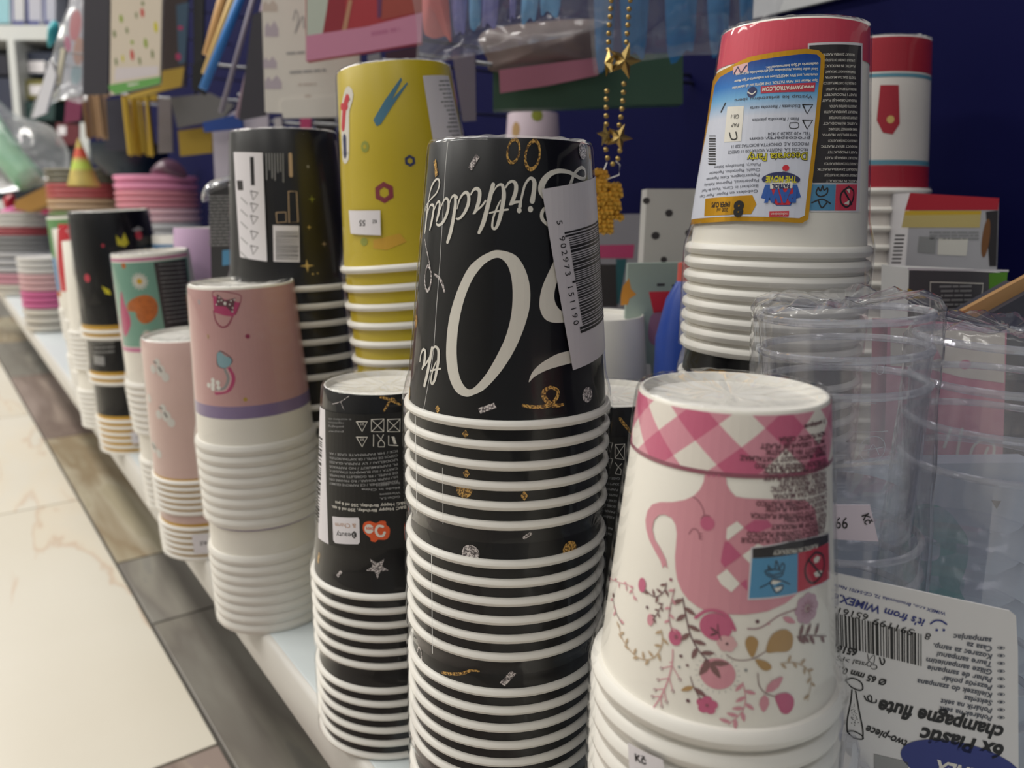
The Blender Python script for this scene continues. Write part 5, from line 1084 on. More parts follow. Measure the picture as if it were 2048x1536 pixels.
d = Decal(f); d.Z = (1180, 340, 3.658); orr = mat('orange_print', (206, 140, 50), .5); d.poly([(240, 850), (285, 790), (300, 870), (340, 910), (290, 940), (275, 985), (225, 990), (225, 920)], orr, 0); d.poly([(430, 890), (635, 885), (610, 1040), (465, 1045)], redc, 0); d.poly([(440, 1080), (500, 1035), (600, 1045), (610, 1150), (560, 1240), (500, 1290), (430, 1240)], mat('mauve_print', (166, 118, 146), .5), 0, 3); d.poly([(490, 830), (550, 830), (545, 848), (490, 850)], charcoal, 0); d.poly([(600, 838), (660, 835), (655, 855), (600, 855)], charcoal, 0); d.build('print', o)
bp_ = at(1366, 640, .44); zb = bp_.z-SHELF_Z
bt = empty('bubble_bottle', (bp_.x, bp_.y, SHELF_Z), 'blue bottle with a coral cap left of the white rims', 'bottle')
link('body', lathe('body', [(.0, 0), (.016, 0), (.017, .01), (.015, zb-.01), (.010, zb+.012), (.0045, zb+.022)], mat('bottle_blue', (44, 74, 160), .35), n=40), bt); link('cap', lathe('cap', [(.0045, zb+.02), (.0042, zb+.032), (0, zb+.033)], mat('coral_cap', (206, 92, 84), .45), n=28), bt)
pv = at(1245, 715, .50)
sV2 = stack('V2', pv, pv.z-.08, .036, .0265, .08, [6, 5], .015, grey_pr, ['small off-white cup pack behind the plain cups and blue bottle', 'lower small off-white cup pack behind the plain cups'], 'small off-white cups')
pz = at(1066, 228, .72)
lilp = mat('lilac_white_print', (206, 188, 200), .5)
sZ = stack('Z', pz, pz.z-.10, .033, .0235, .10, [7, 7, 7], .02, lilp, ['pale lilac cup pack under the hanging green box', 'second pale lilac cup pack at the back', 'lowest pale lilac cup pack at the back'], 'pale lilac cups at the back')
d = Decal(sZ.cone); d.Z = (840, 0, 5.12); d.ell(d.P(1200, 1180), 6, 5, oliv, 0); d.ell(d.P(980, 1330), 5, 7, tan, 0); d.build('print', sZ.top)
# far row: paler cups behind the black berry cups
pq = at(362, 470, .86)
sQ = stack('Q', pq, pq.z-.10, .036, .03, .10, [8, 8], .03, paper, ['white and sky blue cup pack behind the mint daisy cups', 'lower white cup pack behind the mint daisy cups'], 'white and blue cups', tube=.002)
d = Decal(sQ.cone); rr_ = math.pi*sQ.cone.ref*1000; d.rect(-rr_, 50, rr_, 91, bl, 0); d.build('print', sQ.top)
pq = at(408, 455, .74)
sU = stack('U', pq, pq.z-.09, .035, .027, .09, [8, 8], .02, mat('orchid_print', (190, 160, 190), .45), ['orchid pink cup pack left of the black info strip pack', 'lower orchid pink cup pack near the black packs'], 'orchid pink cups')
o, f = standing('black_party_pack', [(418, 372), (500, 350), (505, 560), (420, 560)], .62, 'black party pack in crinkled film left of the gold star cups', 'party pack', mat('pack_charcoal', (60, 60, 62), .5), thick=.04)
d = Decal(f); d.Z = (440, 260, 3.073)
for i in range(16): d.dash((90, 400+i*20), (-70, 402+i*20), 1.6, ink_g, 1)
d.poly([(15, 740), (110, 730), (110, 820), (15, 835)], lblue, 1); d.build('print', o)
BAG3 = clear('hanging_bag_film', (.97, .97, .98), .10, 1.45, .05, 1.0, haze=.05)
# ------------------------------------------------------------------ goods hanging from the panel
def pillow(name, px, d, thick, m, lab=None, catg=None, amp=.004, fr=30, parent=None, yaw=0, rings=16):
    O = at(sum(p[0] for p in px)/len(px), sum(p[1] for p in px)/len(px), d); h = -YAW+math.radians(yaw)
    X = Vector((math.cos(h), math.sin(h), 0)); Y = Vector((0, 0, 1)); fl = Flat(O, X, Y, O); N = fl.N
    base = [fl.map(*fl.inv(*p), 0) for p in cat(px, True, 9 if rings > 8 else 4)]; n = len(base); c = sum(base, Vector())/n
    vs, fs = [], []
    for sgn in (1, -1):
        k0 = len(vs)
        for r in range(rings+1):
            t = r/rings
            for p in base:
                q = c+(p-c)*t; b = thick*.5*(1-t**2.2)*sgn; q2 = q+O
                w = noise.noise(q2*fr)*amp+noise.noise(q2*fr*2.7)*amp*.5+noise.noise(q2*fr*6)*amp*.18
                vs.append(q+N*(b+w*(1-.6*t)))
        for r in range(rings):
            for i in range(n):
                j = (i+1) % n; f = (k0+r*n+i, k0+r*n+j, k0+(r+1)*n+j, k0+(r+1)*n+i); fs.append(f if sgn > 0 else f[::-1])
    lo = min(v.z for v in vs); vs = [v-Vector((0, 0, lo)) for v in vs]
    o = link(name, mesh(name, vs, fs, m), parent, (O+Vector((0, 0, lo))) if parent is None else O+Vector((0, 0, lo))-parent.location)
    if lab: tag(o, lab, catg)
    return o
hook_m = mat('hook_steel', (150, 150, 152), .3, metal=.9)
def hook(o):
    vs = [v.co for v in o.data.vertices]; zt = max(v.z for v in vs); c = sum((v for v in vs), Vector())/len(vs)
    top = Vector((c.x, c.y, zt-.006)); L = WALL_X-o.location.x-c.x
    if L > .02: link('hook', tube_mesh('hook', [top, top+Vector((L/2, 0, .001)), top+Vector((L, 0, .002))], .0016, hook_m, 6), o)
def pack(name, px, d, lab, catg, m, yaw=0, thick=.006, tilt=0):
    o, f = slab(name, px, d, yaw=yaw, thick=thick, m=m, tilt=tilt); tag(o, lab, catg)
    if 'lying' not in lab: hook(o)
    return o, f
foil = mat('blue_foil', (120, 178, 232), .22, metal=.25, var=.35, vscale=60, bump=.5, bscale=90)
foil2 = mat('deep_blue_foil', (44, 116, 172), .28, metal=.25, var=.25, vscale=50, bump=.5, bscale=70)
foil3 = mat('lilac_foil', (140, 140, 206), .25, metal=.25, var=.35, vscale=60, bump=.4)
bag = empty('foil_balloon_bag', at(1030, 130, .52), 'clear hanging bag of light blue foil balloons above the yellow cups', 'balloon bag')
pillow('bag', [(832, -240), (1235, -240), (1225, 8), (1205, 52), (1060, 88), (900, 120), (836, 131), (834, 60)], .52, .03, BAG3, parent=bag, amp=.005)
for i, (q, m_) in enumerate((([(893, -240), (938, -240), (932, 38), (920, 62), (905, 40)], foil3), ([(938, -240), (960, -240), (962, 20), (955, 52), (945, 60), (938, 20)], foil), ([(960, -240), (1000, -240), (995, 35), (975, 45), (962, 30)], foil3), ([(1018, -240), (1040, -240), (1032, 15), (1024, 30), (1020, 25)], foil3), ([(1060, -240), (1095, -240), (1075, 18), (1060, 35), (1042, 28)], foil), ([(1082, -240), (1128, -240), (1120, 15), (1095, 22), (1080, 10)], foil), ([(845, -240), (870, -240), (902, 60), (890, 72), (858, 74), (845, 30)], mat('salmon_card', (206, 108, 108), .5)))):
    pillow('foil_letter', q, .525, .008, m_, parent=bag, amp=.001, rings=3)
bag2 = empty('foil_curtain_bag', at(1400, 130, .54), 'clear hanging bag of darker blue foil strips behind the gold necklace', 'balloon bag')
pillow('bag', [(1215, -240), (1600, -240), (1560, 20), (1470, 100), (1360, 112), (1230, 128), (1185, 120)], .54, .03, BAG3, parent=bag2, amp=.004)
for q, m_ in (([(1190, -240), (1232, -240), (1228, 60), (1218, 122), (1192, 118)], foil2), ([(1240, -240), (1300, -240), (1292, 90), (1270, 104), (1244, 80)], foil2), ([(1335, -240), (1396, -240), (1390, 70), (1372, 100), (1335, 104)], foil2), ([(1412, -240), (1462, -240), (1456, 85), (1445, 94), (1420, 92)], foil2), ([(1476, -240), (1512, -240), (1506, 32), (1495, 39), (1480, 36)], foil2)):
    pillow('foil_strip', q, .545, .008, m_, parent=bag2, amp=.0012, rings=3)
o, f = pack('gift_box', [(986, 120), (1366, 105), (1366, 207), (986, 219)], .62, 'flat dark green box hanging before the navy panel', 'box', mat('bottle_green', (66, 98, 78), .5), thick=.02)
o, f = pack('header_card', [(998, 140), (1090, 128), (1196, 115), (1196, 150), (1100, 170), (1000, 186)], .60, 'pink header card hanging in front of the green box', 'card', mat('header_pink', (176, 110, 128), .5), thick=.003)
o = pillow('taupe_bag', [(975, 60), (1205, 40), (1210, 110), (1195, 140), (1000, 145), (975, 120)], .61, .02, mat('taupe_film', (128, 112, 108), .3), 'taupe hanging bag above the green box', 'bag')
o, f = pack('straw_pack', [(905, 112), (950, 105), (952, 240), (925, 242)], .60, 'narrow mauve grey pack right of the yellow cups', 'pack', mat('mauve_grey', (120, 112, 124), .5))
for rt_, u_, d_ in ((bag, 1030, .52), (bag2, 1400, .54)):
    c_ = at(u_, -232, d_); link('hook', tube_mesh('hook', [c_-rt_.location, Vector((WALL_X+.002, c_.y, c_.z))-rt_.location], .0016, hook_m, 6), rt_)
# gold ring pieces hanging from the bag
gmetal = mat('gold_plastic', (176, 150, 92), .24, metal=.85)
# necklace
nk = empty('bead_necklace', at(1232, 470, .42), 'gold bead necklace with stars hanging left of the red-banded cups', 'necklace')
bead = bpy.data.meshes.new('bead'); bm = bmesh.new(); bmesh.ops.create_icosphere(bm, subdivisions=2, radius=.00145); bm.to_mesh(bead); bm.free(); bead.materials.append(gmetal); bead.polygons.foreach_set('use_smooth', [True]*len(bead.polygons))
def strand(pts, d=.42):
    q = cat([at(x, y, d)[:] for x, y in pts], False, 24); acc = 0; last = Vector(q[0])
    for p in q:
        p = Vector(p); acc += (p-last).length; last = p
        if acc > .0043: link('bead', bead, nk, p-nk.location); acc = 0
strand([(1228, -230), (1226, -120), (1224, -30), (1221, 25), (1218, 60), (1217, 100)]); strand([(1240, -230), (1262, -130), (1263, -30), (1258, 20), (1255, 60), (1252, 100)]); strand([(1215, 165), (1213, 200), (1213, 255), (1212, 300)]); strand([(1249, 150), (1246, 200), (1241, 240), (1234, 270)]); strand([(1213, 300), (1216, 318), (1228, 328), (1238, 312), (1242, 285)])
c_ = at(1234, -233, .42); link('hook', tube_mesh('hook', [c_-Vector((.01, 0, 0))-nk.location, Vector((WALL_X+.002, c_.y, c_.z))-nk.location], .0016, hook_m, 6), nk)
def star_mesh(R, th):
    vs = []; 
    for k in range(10):
        a = math.pi/2+k*math.pi/5; r = R if k % 2 == 0 else R*.42; vs.append((r*math.cos(a), 0, r*math.sin(a)))
    n = len(vs); vs += [(0, -th, 0), (0, th, 0)]
    fs = [(k, (k+1) % n, n) for k in range(n)]+[((k+1) % n, k, n+1) for k in range(n)]
    return mesh('star', vs, fs, gmetal, smooth=False)
sm_ = star_mesh(.0085, .0028)
for x, y, rot, yw, sc in ((1248, 122, .3, -YAW, 1.15), (1218, 126, .1, 1.2, .9), (1212, 270, -.2, -YAW+.5, .75), (1238, 275, .4, -YAW, .9)):
    o = link('star', sm_, nk, at(x, y, .418)-nk.location); o.rotation_euler = (0, rot, yw); o.scale = (sc,)*3
# gold number pendant made of bumpy facets
bm = bmesh.new(); rp_ = random.Random(8)
for y in range(345, 470, 9):
    for x in range(1196, 1242, 8):
        if (y < 365 and x > 1215) or (y > 440 and x > 1232): continue
        c = at(x+rp_.uniform(-4, 4)+(1 if y < 440 else -6), y, .422)-nk.location
        bmesh.ops.create_icosphere(bm, subdivisions=1, radius=rp_.uniform(.0017, .0028), matrix=Matrix.Translation(c))
pm_ = bpy.data.meshes.new('number_pendant'); bm.to_mesh(pm_); bm.free(); pm_.materials.append(mat('rough_gold', (190, 146, 60), .3, metal=.8, var=.4, vscale=400)); link('number_pendant', pm_, nk)
link('ring', tube_mesh('ring', [at(x, y, .421)-nk.location for x, y in ((1214, 325), (1206, 345), (1210, 360), (1238, 350), (1240, 330), (1232, 322))], .0003, strip), nk)
# --- packs left of the yellow cups
wc = mat('card_offwhite', (214, 210, 202), .55); faint = mat('faint_print', (190, 178, 168), .55); faintv = mat('faint_lilac', (178, 168, 178), .55)
o, f = pack('invitation_pack', [(516, -240), (716, -240), (720, 220), (690, 230), (530, 224)], .72, 'white card pack with faint castle print above the black cups', 'card pack', wc, thick=.008)
d = Decal(f); d.Z = (400, 0, 3.0)
for x, y, w_, h_ in ((420, 40, 90, 60), (430, 180, 80, 80), (420, 380, 80, 60), (440, 500, 100, 70)):
    d.poly([(x-w_/2, y+h_/2), (x-w_/2, y-h_*.2), (x-w_*.3, y-h_*.6), (x-w_*.1, y-h_*.2), (x+w_*.2, y-h_*.7), (x+w_/2, y-h_*.1), (x+w_/2, y+h_/2)], faint if y < 150 else faintv, 0)
d.stroke([(560, 120), (575, 60), (590, 120), (570, 200), (600, 130), (620, 100), (625, 170)], ink_g, 1, w=6); d.dash((520, 330), (630, 322), 3, ink_g, 1); d.dash((540, 445), (760, 430), 3.4, ink_g, 1); d.dash((590, 515), (700, 510), 2.4, faint, 1); d.dash((630, 585), (665, 583), 3, faint, 1)
d.build('print', o)
o, f = pack('invitation_pack', [(560, 200), (716, 190), (718, 232), (566, 236)], .735, 'second white card pack peeping out below the castle card', 'card pack', wc, thick=.006)
o, f = pack('napkin_pack', [(610, -240), (848, -240), (842, 85), (612, 122)], .66, 'red picture pack with a pink band above the yellow cups', 'napkins', mat('pack_red', (176, 58, 66), .5), thick=.01)
d = Decal(f); d.Z = (400, 0, 3.0)
d.poly([(640, -180), (790, -180), (760, 60), (735, 205), (640, 215)], mat('pale_sage', (190, 198, 186), .5), 0); d.poly([(790, -180), (870, -180), (870, 110), (850, 190), (735, 205), (760, 60)], mat('pack_crimson', (150, 46, 58), .5), 0); d.poly([(870, 100), (890, 0), (915, 0), (880, 180), (850, 190)], mat('skin_tan', (190, 140, 110), .5), 1); d.poly([(1060, -180), (1100, -180), (1090, 100), (1065, 110)], mat('plum_divider', (110, 60, 100), .5), 1); d.poly([(1100, -180), (1345, -180), (1335, 70), (1085, 120)], mat('brick_red', (166, 76, 66), .5), 1)
d.poly([(637, 215), (1000, 160), (1335, 75), (1330, 255), (1000, 310), (637, 366)], mat('band_pink', (206, 138, 166), .5), 2); d.dash((1030, 220), (1200, 190), 5, mat('band_rose', (190, 116, 148), .5), 3)
d.build('print', o)
# slim sticks and cards seen edge on
def stick(name, a, b, w, d, lab, m):
    k_ = 1.7; a = (b[0]+(a[0]-b[0])*k_, b[1]+(a[1]-b[1])*k_)
    A, B = at(*a, d), at(*b, d); org = B; o = link(name, tube_mesh(name, [A-org, (A+B)/2-org, B-org], w, m, 8), None, org); tag(o, lab, 'stick'); return o
yl = mat('straw_yellow', (226, 190, 122), .5); bls = mat('straw_blue', (58, 128, 204), .45)
stick('paper_straw', (488, -20), (406, 178), .0046, .85, 'bright blue paper straw hanging point down', bls)
stick('paper_straw', (472, -20), (410, 148), .0042, .86, 'cream yellow paper straw beside the blue straw', yl)
stick('paper_straw', (450, -20), (414, 110), .0052, .88, 'pale orange paper straw left of the cream straw', mat('straw_peach', (216, 172, 118), .5))
stick('paper_straw', (512, -20), (442, 225), .0028, .84, 'thin lilac grey stick right of the blue straw', mat('stick_lilac', (140, 134, 150), .5))
stick('paper_straw', (535, -20), (475, 235), .0030, .83, 'thin mauve stick next to the castle card', mat('stick_mauve', (152, 130, 146), .5))
for q, dd_, lab, m_, yw in (([(505, 30), (528, 20), (530, 230), (478, 240)], .80, 'dark hanging pack behind the thin sticks', mat('dark_pack_a', (56, 54, 62), .5), 0), ([(424, 252), (535, 178), (540, 400), (432, 400)], .95, 'pale lilac pack behind the black gold star cups', mat('pale_lilac_pack', (190, 182, 194), .5), 0), ([(405, 245), (482, 226), (486, 256), (408, 264)], .93, 'strip of bright blue card above the pale lilac pack', mat('blue_card', (30, 66, 140), .5), 0), ([(356, 262), (425, 252), (424, 305), (360, 312)], 1.15, 'mustard yellow box under the blue card strip', mat('mustard', (166, 136, 40), .55), 0), ([(548, 236), (562, 234), (566, 275), (550, 276)], .9, 'slim white pack under the castle card', mat('slim_white', (190, 186, 190), .5), 0), ([(600, 236), (622, 234), (620, 272), (602, 274)], .88, 'slim magenta pack under the castle card', mag, 0),
    ([(628, 232), (668, 228), (672, 330), (640, 335)], .93, 'black hanging pack left of the yellow cups', mat('dark_pack_b', (34, 30, 34), .5), 0), ([(735, 110), (760, 105), (762, 140), (736, 140)], .8, 'small grey tag above the yellow cups', mat('tag_grey', (150, 150, 156), .5), 0), ([(770, 105), (836, 92), (836, 132), (775, 138)], .82, 'dark plum pack peeping above the yellow cups', mat('dark_plum', (70, 44, 60), .5), 0)):
    pack('hanging_pack', q, dd_, lab, 'pack', m_, yaw=yw)
# cactus card pack and neighbours
o, f = pack('sticker_pack', [(224, -240), (330, -240), (320, 166), (220, 190)], 1.05, 'cream sticker pack with cactus pictures and green foot', 'sticker pack', mat('cactus_cream', (216, 204, 186), .55), thick=.006)
d = Decal(f); d.Z = (200, 0, 5.908); cg = mat('cactus_green', (150, 168, 72), .55); cr = mat('cactus_red', (196, 78, 70), .55); olv = mat('cactus_olive', (120, 130, 84), .55)
d.poly([(100, 1005), (720, 905), (710, 990), (180, 1115), (110, 1060)], mat('grass_green', (106, 168, 88), .55), 0); d.dash((330, 1020), (460, 1000), 3.5, ink_w, 1)
for x, y, w_, h_, m_ in ((250, 220, 90, 160, cg), (500, 150, 90, 180, cr), (505, 40, 70, 90, olv), (660, 320, 90, 220, leaf_y), (380, 650, 90, 220, cr), (380, 500, 80, 90, cg), (540, 510, 90, 200, cg), (170, 400, 70, 150, olv), (320, 360, 60, 130, olv), (270, 690, 55, 150, leaf_y), (190, 730, 60, 160, olv), (470, 720, 60, 160, olv), (620, 640, 70, 180, olv), (430, 180, 50, 130, olv)): d.ell(d.P(x, y), w_*.03, h_*.034, m_, 0, n=8)
d.poly([(170, 900), (190, 800), (690, 780), (690, 880), (180, 960)], mat('cactus_floor', (214, 206, 208), .55), 0); d.build('print', o)
o, f = pack('sticker_pack', [(322, -240), (382, -240), (370, 172), (255, 198), (258, 182), (322, 164)], 1.12, 'dark sticker pack with a golden foot right of the cactus pack', 'sticker pack', mat('pack_umber', (72, 62, 64), .5))
d = Decal(f); d.Z = (200, 0, 5.908); d.poly([(720, 840), (1000, 790), (960, 1020), (330, 1180), (340, 1120), (720, 1010)], ochre, 0); d.poly([(900, 60), (1050, 20), (1010, 740), (930, 760)], mat('denim_strip', (74, 100, 124), .5), 0); d.ell(d.P(950, 330), 4, 3, mag, 1); d.ell(d.P(925, 670), 4, 5, mag, 1); d.build('print', o)
for q, dd_, lab, m_ in (([(384, -240), (412, -240), (405, 150), (388, 190)], 1.1, 'charcoal hanging pack between cactus pack and straws', mat('dark_pack_c', (48, 48, 52), .5)), ([(168, -240), (224, -240), (216, 188), (165, 190)], 1.2, 'charcoal hanging pack left of the cactus pack', mat('dark_pack_d', (58, 56, 64), .5)), ([(385, 130), (412, 115), (408, 190), (384, 178)], 1.0, 'black hanging tag under the charcoal pack', mat('dark_tag', (18, 18, 20), .5)),
    ([(316, 198), (342, 194), (345, 304), (316, 306)], 1.3, 'grey hanging pack right of the gold fringe', mat('grey_fringe', (128, 120, 122), .5)), ([(132, 198), (165, 192), (160, 240), (128, 245)], 1.5, 'wine red hanging pack below the clear bag', mat('wine_pack', (122, 50, 82), .5)), ([(205, 200), (256, 196), (256, 300), (210, 300)], 1.5, 'dark blue grey pack behind the fringes', mat('slate_pack', (52, 52, 66), .5)), ([(340, 195), (420, 186), (468, 210), (445, 238), (355, 255)], 1.12, 'grey film wrapped pack below the straws', mat('film_grey', (110, 108, 108), .35))):
    pack('hanging_pack', q, dd_, lab, 'pack', m_)
def fringe(name, px0, px1, y0, y1, d, lab, m):
    root = empty(name, at((px0+px1)/2, y1, d), lab, 'fringe'); hd, _ = slab('header', [(px0-2, y0-10), (px1+2, y0-10), (px1+2, y0+4), (px0-2, y0+4)], d, thick=.003, m=m, parent=root); c_ = at((px0+px1)/2, y0-6, d); link('hook', tube_mesh('hook', [c_-root.location, Vector((WALL_X+.002, c_.y, c_.z))-root.location], .0016, hook_m, 6), root); rr2 = random.Random(px0); me = box_mesh('strand', .003, .001, (at(px0, y0, d)-at(px0, y1, d)).length, m)
    n = 12
    for i in range(n):
        p = at(px0+(px1-px0)*(i+.5)/n, y1+rr2.uniform(-4, 4), d+rr2.uniform(-.008, .008)); o = link('strand', me, root, p-root.location); o.rotation_euler = (0, rr2.uniform(-.05, .05), rr2.uniform(-1, 1)); o.scale = (1+(at(px0, 0, d)-at(px1, 0, d)).length/n/.003*.35, 1, 1)
fringe('tassel_fringe', 256, 312, 198, 310, 1.25, 'golden foil fringe hanging under the cactus pack', mat('foil_gold', (202, 168, 70), .3, metal=.6))
fringe('tassel_fringe', 172, 216, 190, 276, 1.45, 'tan paper fringe hanging left of the golden fringe', mat('foil_tan', (172, 138, 104), .45))
o, f = pack('sticker_sheet', [(140, -20), (182, -20), (166, 185), (120, 198)], 1.35, 'pale sticker sheet with coral and blue marks in clear bag', 'sticker sheet', mat('sheet_pale', (190, 190, 200), .5))
d = Decal(f); d.Z = (0, 0, 5.908); d.ell(d.P(890, 300), 10, 26, mat('coral_mark', (206, 96, 104), .5), 0, rot=-.25); d.ell(d.P(930, 610), 9, 24, mat('orange_mark', (210, 140, 104), .5), 0, rot=-.2); d.ell(d.P(900, 880), 9, 18, ice, 0, rot=-.3); d.ell(d.P(800, 520), 6, 14, mag, 0); d.build('print', o)
pillow('gift_bag', [(132, 20), (182, -20), (178, 190), (120, 200), (62, 236), (95, 150)], 1.33, .05, BAGH, 'crumpled clear bag hanging around the pale sticker sheet', 'bag', amp=.012, fr=9)
o, f = pack('paper_cone', [(100, 118), (112, 150), (92, 225), (64, 236)], 1.3, 'white pointed paper cone hanging at the far left', 'paper cone', mat('cone_white', (222, 222, 230), .5)); o, f = pack('hanging_pack', [(122, 95), (130, 98), (120, 165), (110, 168)], 1.3, 'slim cream strip beside the white paper cone', 'pack', mat('cream_strip', (212, 206, 186), .5))
pillow('hanging_pack', [(104, 42), (118, 50), (112, 80), (98, 95), (98, 70)], 1.5, .03, mat('turquoise', (76, 180, 190), .4), 'small turquoise bag by the white cabinet', 'bag'); hook(bpy.data.objects[[o.name for o in COL.objects if o.get('label','').startswith('small turquoise')][0]])

# ------------------------------------------------------------------ far end of the aisle
cabw = mat('cabinet_white', (206, 208, 206), .5); D = 4.3
cb = empty('storage_cabinet', at(60, 470, D), 'white open cabinet with storage boxes at the end of the aisle', 'cabinet')
def cpart(name, px, d_, m, th=.25):
    o, f = slab(name, px, d_, thick=th, m=m, parent=cb); return o
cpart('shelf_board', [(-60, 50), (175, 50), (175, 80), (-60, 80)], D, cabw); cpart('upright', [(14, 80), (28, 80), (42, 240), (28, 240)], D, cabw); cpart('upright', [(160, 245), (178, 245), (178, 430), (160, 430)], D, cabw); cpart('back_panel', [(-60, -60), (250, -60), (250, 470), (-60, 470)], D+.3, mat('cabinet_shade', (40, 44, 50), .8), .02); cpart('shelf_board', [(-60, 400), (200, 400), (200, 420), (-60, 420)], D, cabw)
def fbox(px, lab, m, d_=D+.08, prn=None):
    o, f = slab('storage_box', px, d_, thick=.12, m=m); tag(o, lab, 'storage box', 'storage boxes in the white cabinet')
    if prn: dd2 = Decal(f, base=.001); dd2.poly(prn, label_w, 0); dd2.build('label', o)
nv = mat('navy_box', (34, 42, 62), .6)
fbox([(34, 104), (120, 104), (120, 150), (38, 150)], 'navy storage box with a pale label in the cabinet', nv, prn=[(56, 122), (90, 122), (90, 145), (58, 145)]); fbox([(38, 160), (110, 160), (108, 198), (44, 198)], 'olive storage box below the navy one', mat('olive_box', (120, 114, 60), .6), prn=[(58, 170), (84, 170), (84, 190), (60, 190)]); fbox([(44, 204), (110, 204), (108, 240), (46, 240)], 'dark green storage box lowest in the cabinet', mat('green_box', (34, 62, 60), .6)); fbox([(-20, 110), (14, 110), (20, 150), (-20, 150)], 'dark box left of the cabinet upright', mat('dark_box2', (38, 38, 50), .6)); fbox([(-20, 156), (22, 156), (26, 235), (-20, 235)], 'slate box under the dark box at the left edge', mat('slate_box', (52, 56, 74), .6)); fbox([(112, 245), (158, 250), (158, 290), (112, 290)], 'dark red storage box with a grey label', mat('winebox', (98, 36, 44), .6), prn=[(116, 252), (132, 252), (132, 270), (116, 270)]); fbox([(112, 300), (158, 300), (158, 360), (112, 360)], 'black storage box low in the cabinet', mat('black_box', (36, 36, 40), .6))
for q, lab, m_ in (([(50, -60), (82, -60), (82, 48), (56, 48)], 'blue edged document binder on the cabinet top shelf', mat('binder_pale', (186, 186, 198), .5)), ([(84, -60), (112, -60), (110, 50), (84, 46)], 'second blue edged binder beside the first', mat('binder_pale2', (180, 182, 196), .5)), ([(-30, -60), (18, -60), (18, 46), (-30, 46)], 'pale turquoise box at the top left corner', mat('pale_turq', (150, 196, 206), .5)), ([(20, -60), (48, -60), (48, 46), (20, 46)], 'plain white box between turquoise box and binders', mat('plain_wh', (200, 200, 204), .5))):
    o, f = slab('binder', q, D+.05, thick=.12, m=m_); tag(o, lab, 'binder', 'binders and boxes on the cabinet top shelf')
    if 'binder' in lab: dd2 = Decal(f, base=.001); x0 = q[0][0]; dd2.poly([(x0, -60), (x0+5, -60), (x0+8, 50), (x0+4, 50)], ink_b, 0); dd2.poly([(x0+4, 42), (x0+30, 42), (x0+28, 50), (x0+4, 50)], ink_b, 0); dd2.build('spine', o)
# --- plate packs stacked on the shelf
def plates(u, v_top, d, r, cols, labs, hgt, sq=1.0):
    p = at(u, v_top, d); z = p.z; n = len(cols); k = 0
    total = z-SHELF_Z; hs = [h*total/sum(hgt) for h in hgt]; zz = z
    for c, lb, h in zip(cols, labs, hs):
        zz -= h; root = empty('plate_pack', (p.x, p.y, zz), lb, 'plate pack', 'plate packs on the shelf'); nn = max(2, min(7, int(h/.008))); st = h/nn
        nn = max(1, min(3, int(h/.012))); st = h/nn
        me = lathe('plate', [(0, st*.15), (r*.80, st*.05), (r*.93, st*.15), (r, st*.5), (r*1.005, st*.75), (r*.99, st*.95), (r*.7, st*.62), (r*.6, st*.3), (0, st*.3)], c, n=40)
        for i in range(nn): link('plate', me, root, (0, 0, i*st))
P_ = lambda n, c: mat('plate_'+n, c, .4)
plates(312, 352, 1.75, .088, [P_('pink', (232, 150, 184)), P_('rose', (226, 150, 164)), P_('blush', (236, 196, 204)), P_('white', (214, 212, 214)), P_('teal', (110, 150, 150)), P_('grey', (150, 150, 150))], ['bright pink plate pack on top of the middle plate pile', 'rose plate pack second in the middle plate pile', 'blush plate pack third in the middle plate pile', 'white plate pack in the middle plate pile', 'teal plate pack low in the middle plate pile', 'grey plate pack lowest in the middle plate pile'], [1, 1.1, .9, 1, 2, 4])
plates(178, 340, 2.05, .105, [P_('olive', (120, 116, 100)), P_('red', (186, 90, 92)), P_('sand', (190, 160, 130)), P_('moss', (112, 134, 88)), P_('green', (126, 160, 104)), P_('silver', (170, 170, 170))], ['olive plate pack topping the left plate pile', 'coral red plate pack second in the left pile', 'sand plate pack third in the left pile', 'moss green plate pack in the left pile', 'pale green plate pack behind the green and blue cups', 'silver plate pack lowest in the left pile'], [1, 1, .8, .8, 1.2, 5])
plates(40, 424, 2.55, .112, [P_('white2', (210, 208, 204)), P_('red2', (176, 84, 92)), P_('grey2', (140, 140, 142)), P_('silver2', (176, 176, 180)), P_('pink2', (206, 150, 164)), P_('ivory', (206, 200, 190))], ['white plate pack topping the leftmost pile', 'dusty red plate pack second in the leftmost pile', 'dark grey plate pack third in the leftmost pile', 'silver plate pack fourth in the leftmost pile', 'pink plate pack low in the leftmost pile', 'ivory plate pack lowest in the leftmost pile'], [1.4, .7, 1.4, 2, 1, 1])
plates(88, 512, 1.75, .055, [P_('white3', (214, 212, 210)), P_('blush3', (216, 176, 180)), P_('hot3', (214, 110, 160)), P_('cream3', (206, 200, 190))], ['small white plate pack beside the red panel cups', 'small blush plate pack under the small white one', 'small hot pink plate pack in the short pile', 'small cream plate pack lowest in the short pile'], [1, 1, 1, 1.4])
plates(-2, 500, 2.9, .10, [P_('clear4', (170, 170, 172)), P_('dark4', (110, 106, 104)), P_('rim4', (150, 146, 140))], ['grey film wrapped plate pack at the left edge', 'dark plate pack below it at the left edge', 'taupe plate pack lowest at the left edge'], [1.2, 2, 2])
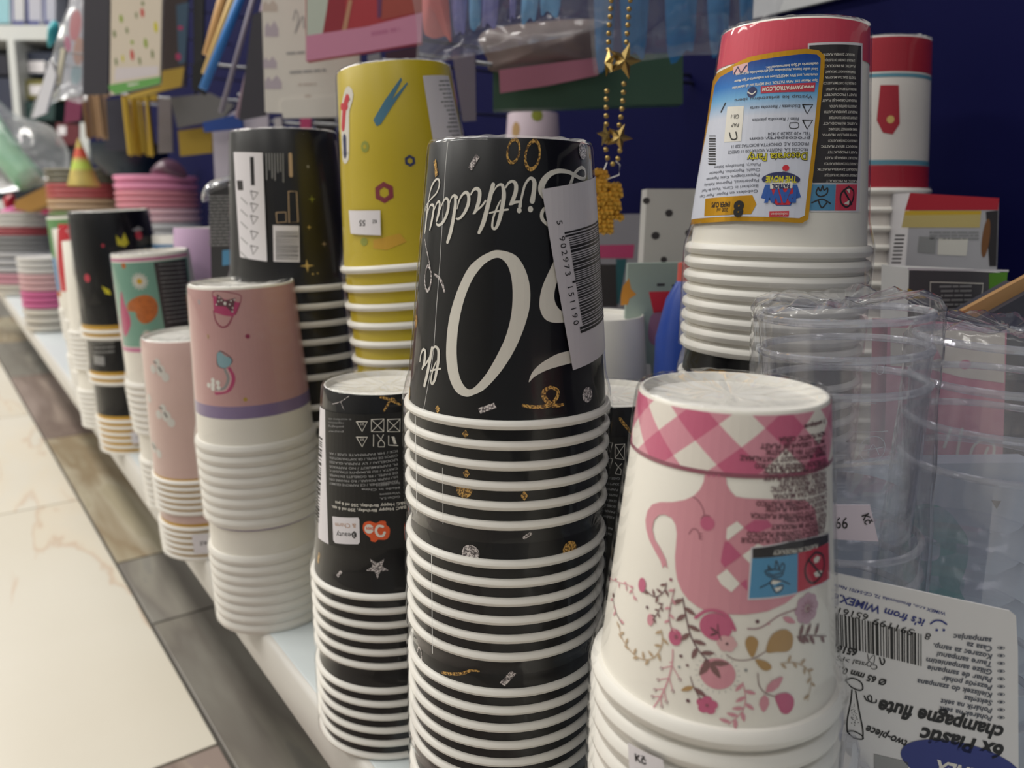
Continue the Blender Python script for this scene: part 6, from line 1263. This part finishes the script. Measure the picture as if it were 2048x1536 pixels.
# --- crumpled bag with a green balloon on the plates
gb_ = empty('balloon_bag', at(60, 400, 2.4), 'crumpled clear bag with a green balloon lying on the plates', 'bag')
link('balloon', tube_mesh('balloon', [at(x, y, 2.4)-gb_.location for x, y in ((-40, 225), (-10, 270), (20, 315), (52, 352), (60, 360))], .044, mat('balloon_green', (100, 168, 124), .3), 20), gb_)
pillow('bag', [(-40, 190), (30, 228), (105, 256), (137, 306), (136, 366), (128, 392), (95, 372), (-40, 372)], 2.38, .15, BAGH, parent=gb_, amp=.02, fr=9)
br = mat('bronze_box', (160, 118, 56), .45); o, f = pack('gift_box', [(30, 402), (100, 368), (122, 388), (118, 400), (60, 424), (28, 418)], 2.4, 'bronze box lying under the crumpled clear bag', 'box', br, thick=.05); pillow('gift_bow', [(8, 396), (28, 390), (30, 418), (14, 424)], 2.52, .045, mat('shiny_red', (170, 44, 56), .3), 'shiny red bow left of the bronze box', 'bow')
pillow('tinsel', [(0, 422), (45, 408), (48, 424), (4, 430)], 2.5, .05, mat('hot_pink', (226, 110, 170), .35), 'hot pink ribbon on the leftmost plates', 'ribbon'); pillow('tinsel', [(84, 416), (104, 408), (106, 424), (86, 428)], 2.5, .05, mat('magenta_shine', (214, 60, 120), .3), 'magenta bow beside the hot pink ribbon', 'bow')
# --- party hat and dark bowls by the wall
hp = at(168, 372, 1.72); ht_ = lathe('party_hat', [(.033, 0), (.0325, .002), (.002, .1)], [mat('hat_mix', (190, 170, 90), .5, var=.6, vscale=40)], n=32)
o = link('party_hat', ht_, None, hp); tag(o, 'small colourful party hat standing on the plates', 'party hat')
link('band', lathe('band', [(.0226, .034), (.0172, .052)], mat('hat_lime', (180, 200, 80), .5), n=32), o); link('upper_band', lathe('upper_band', [(.0146, .06), (.0087, .08)], mat('hat_red', (206, 84, 60), .5), n=32), o)
bw = at(265, 352, 1.95); o = link('foil_bowl', lathe('foil_bowl', [(.0, 0), (.06, 0), (.085, .03), (.09, .075), (.087, .075), (.08, .03), (0, .008)], mat('bowl_navy', (20, 36, 50), .35), n=40), None, bw); tag(o, 'dark teal bowl on the plates before the navy panel', 'bowl')
pillow('gift_bag', [(305, 350), (310, 330), (335, 318), (362, 330), (372, 356)], 1.7, .05, mat('plum_bag', (92, 62, 78), .35), 'plum coloured bag on the pink plates', 'bag')
pillow('gift_bag', [(406, 404), (412, 372), (440, 355), (500, 346), (505, 372), (450, 388)], .605, .035, BAGH, 'crinkled clear film crumpled over the black party pack', 'bag', amp=.007, fr=45)
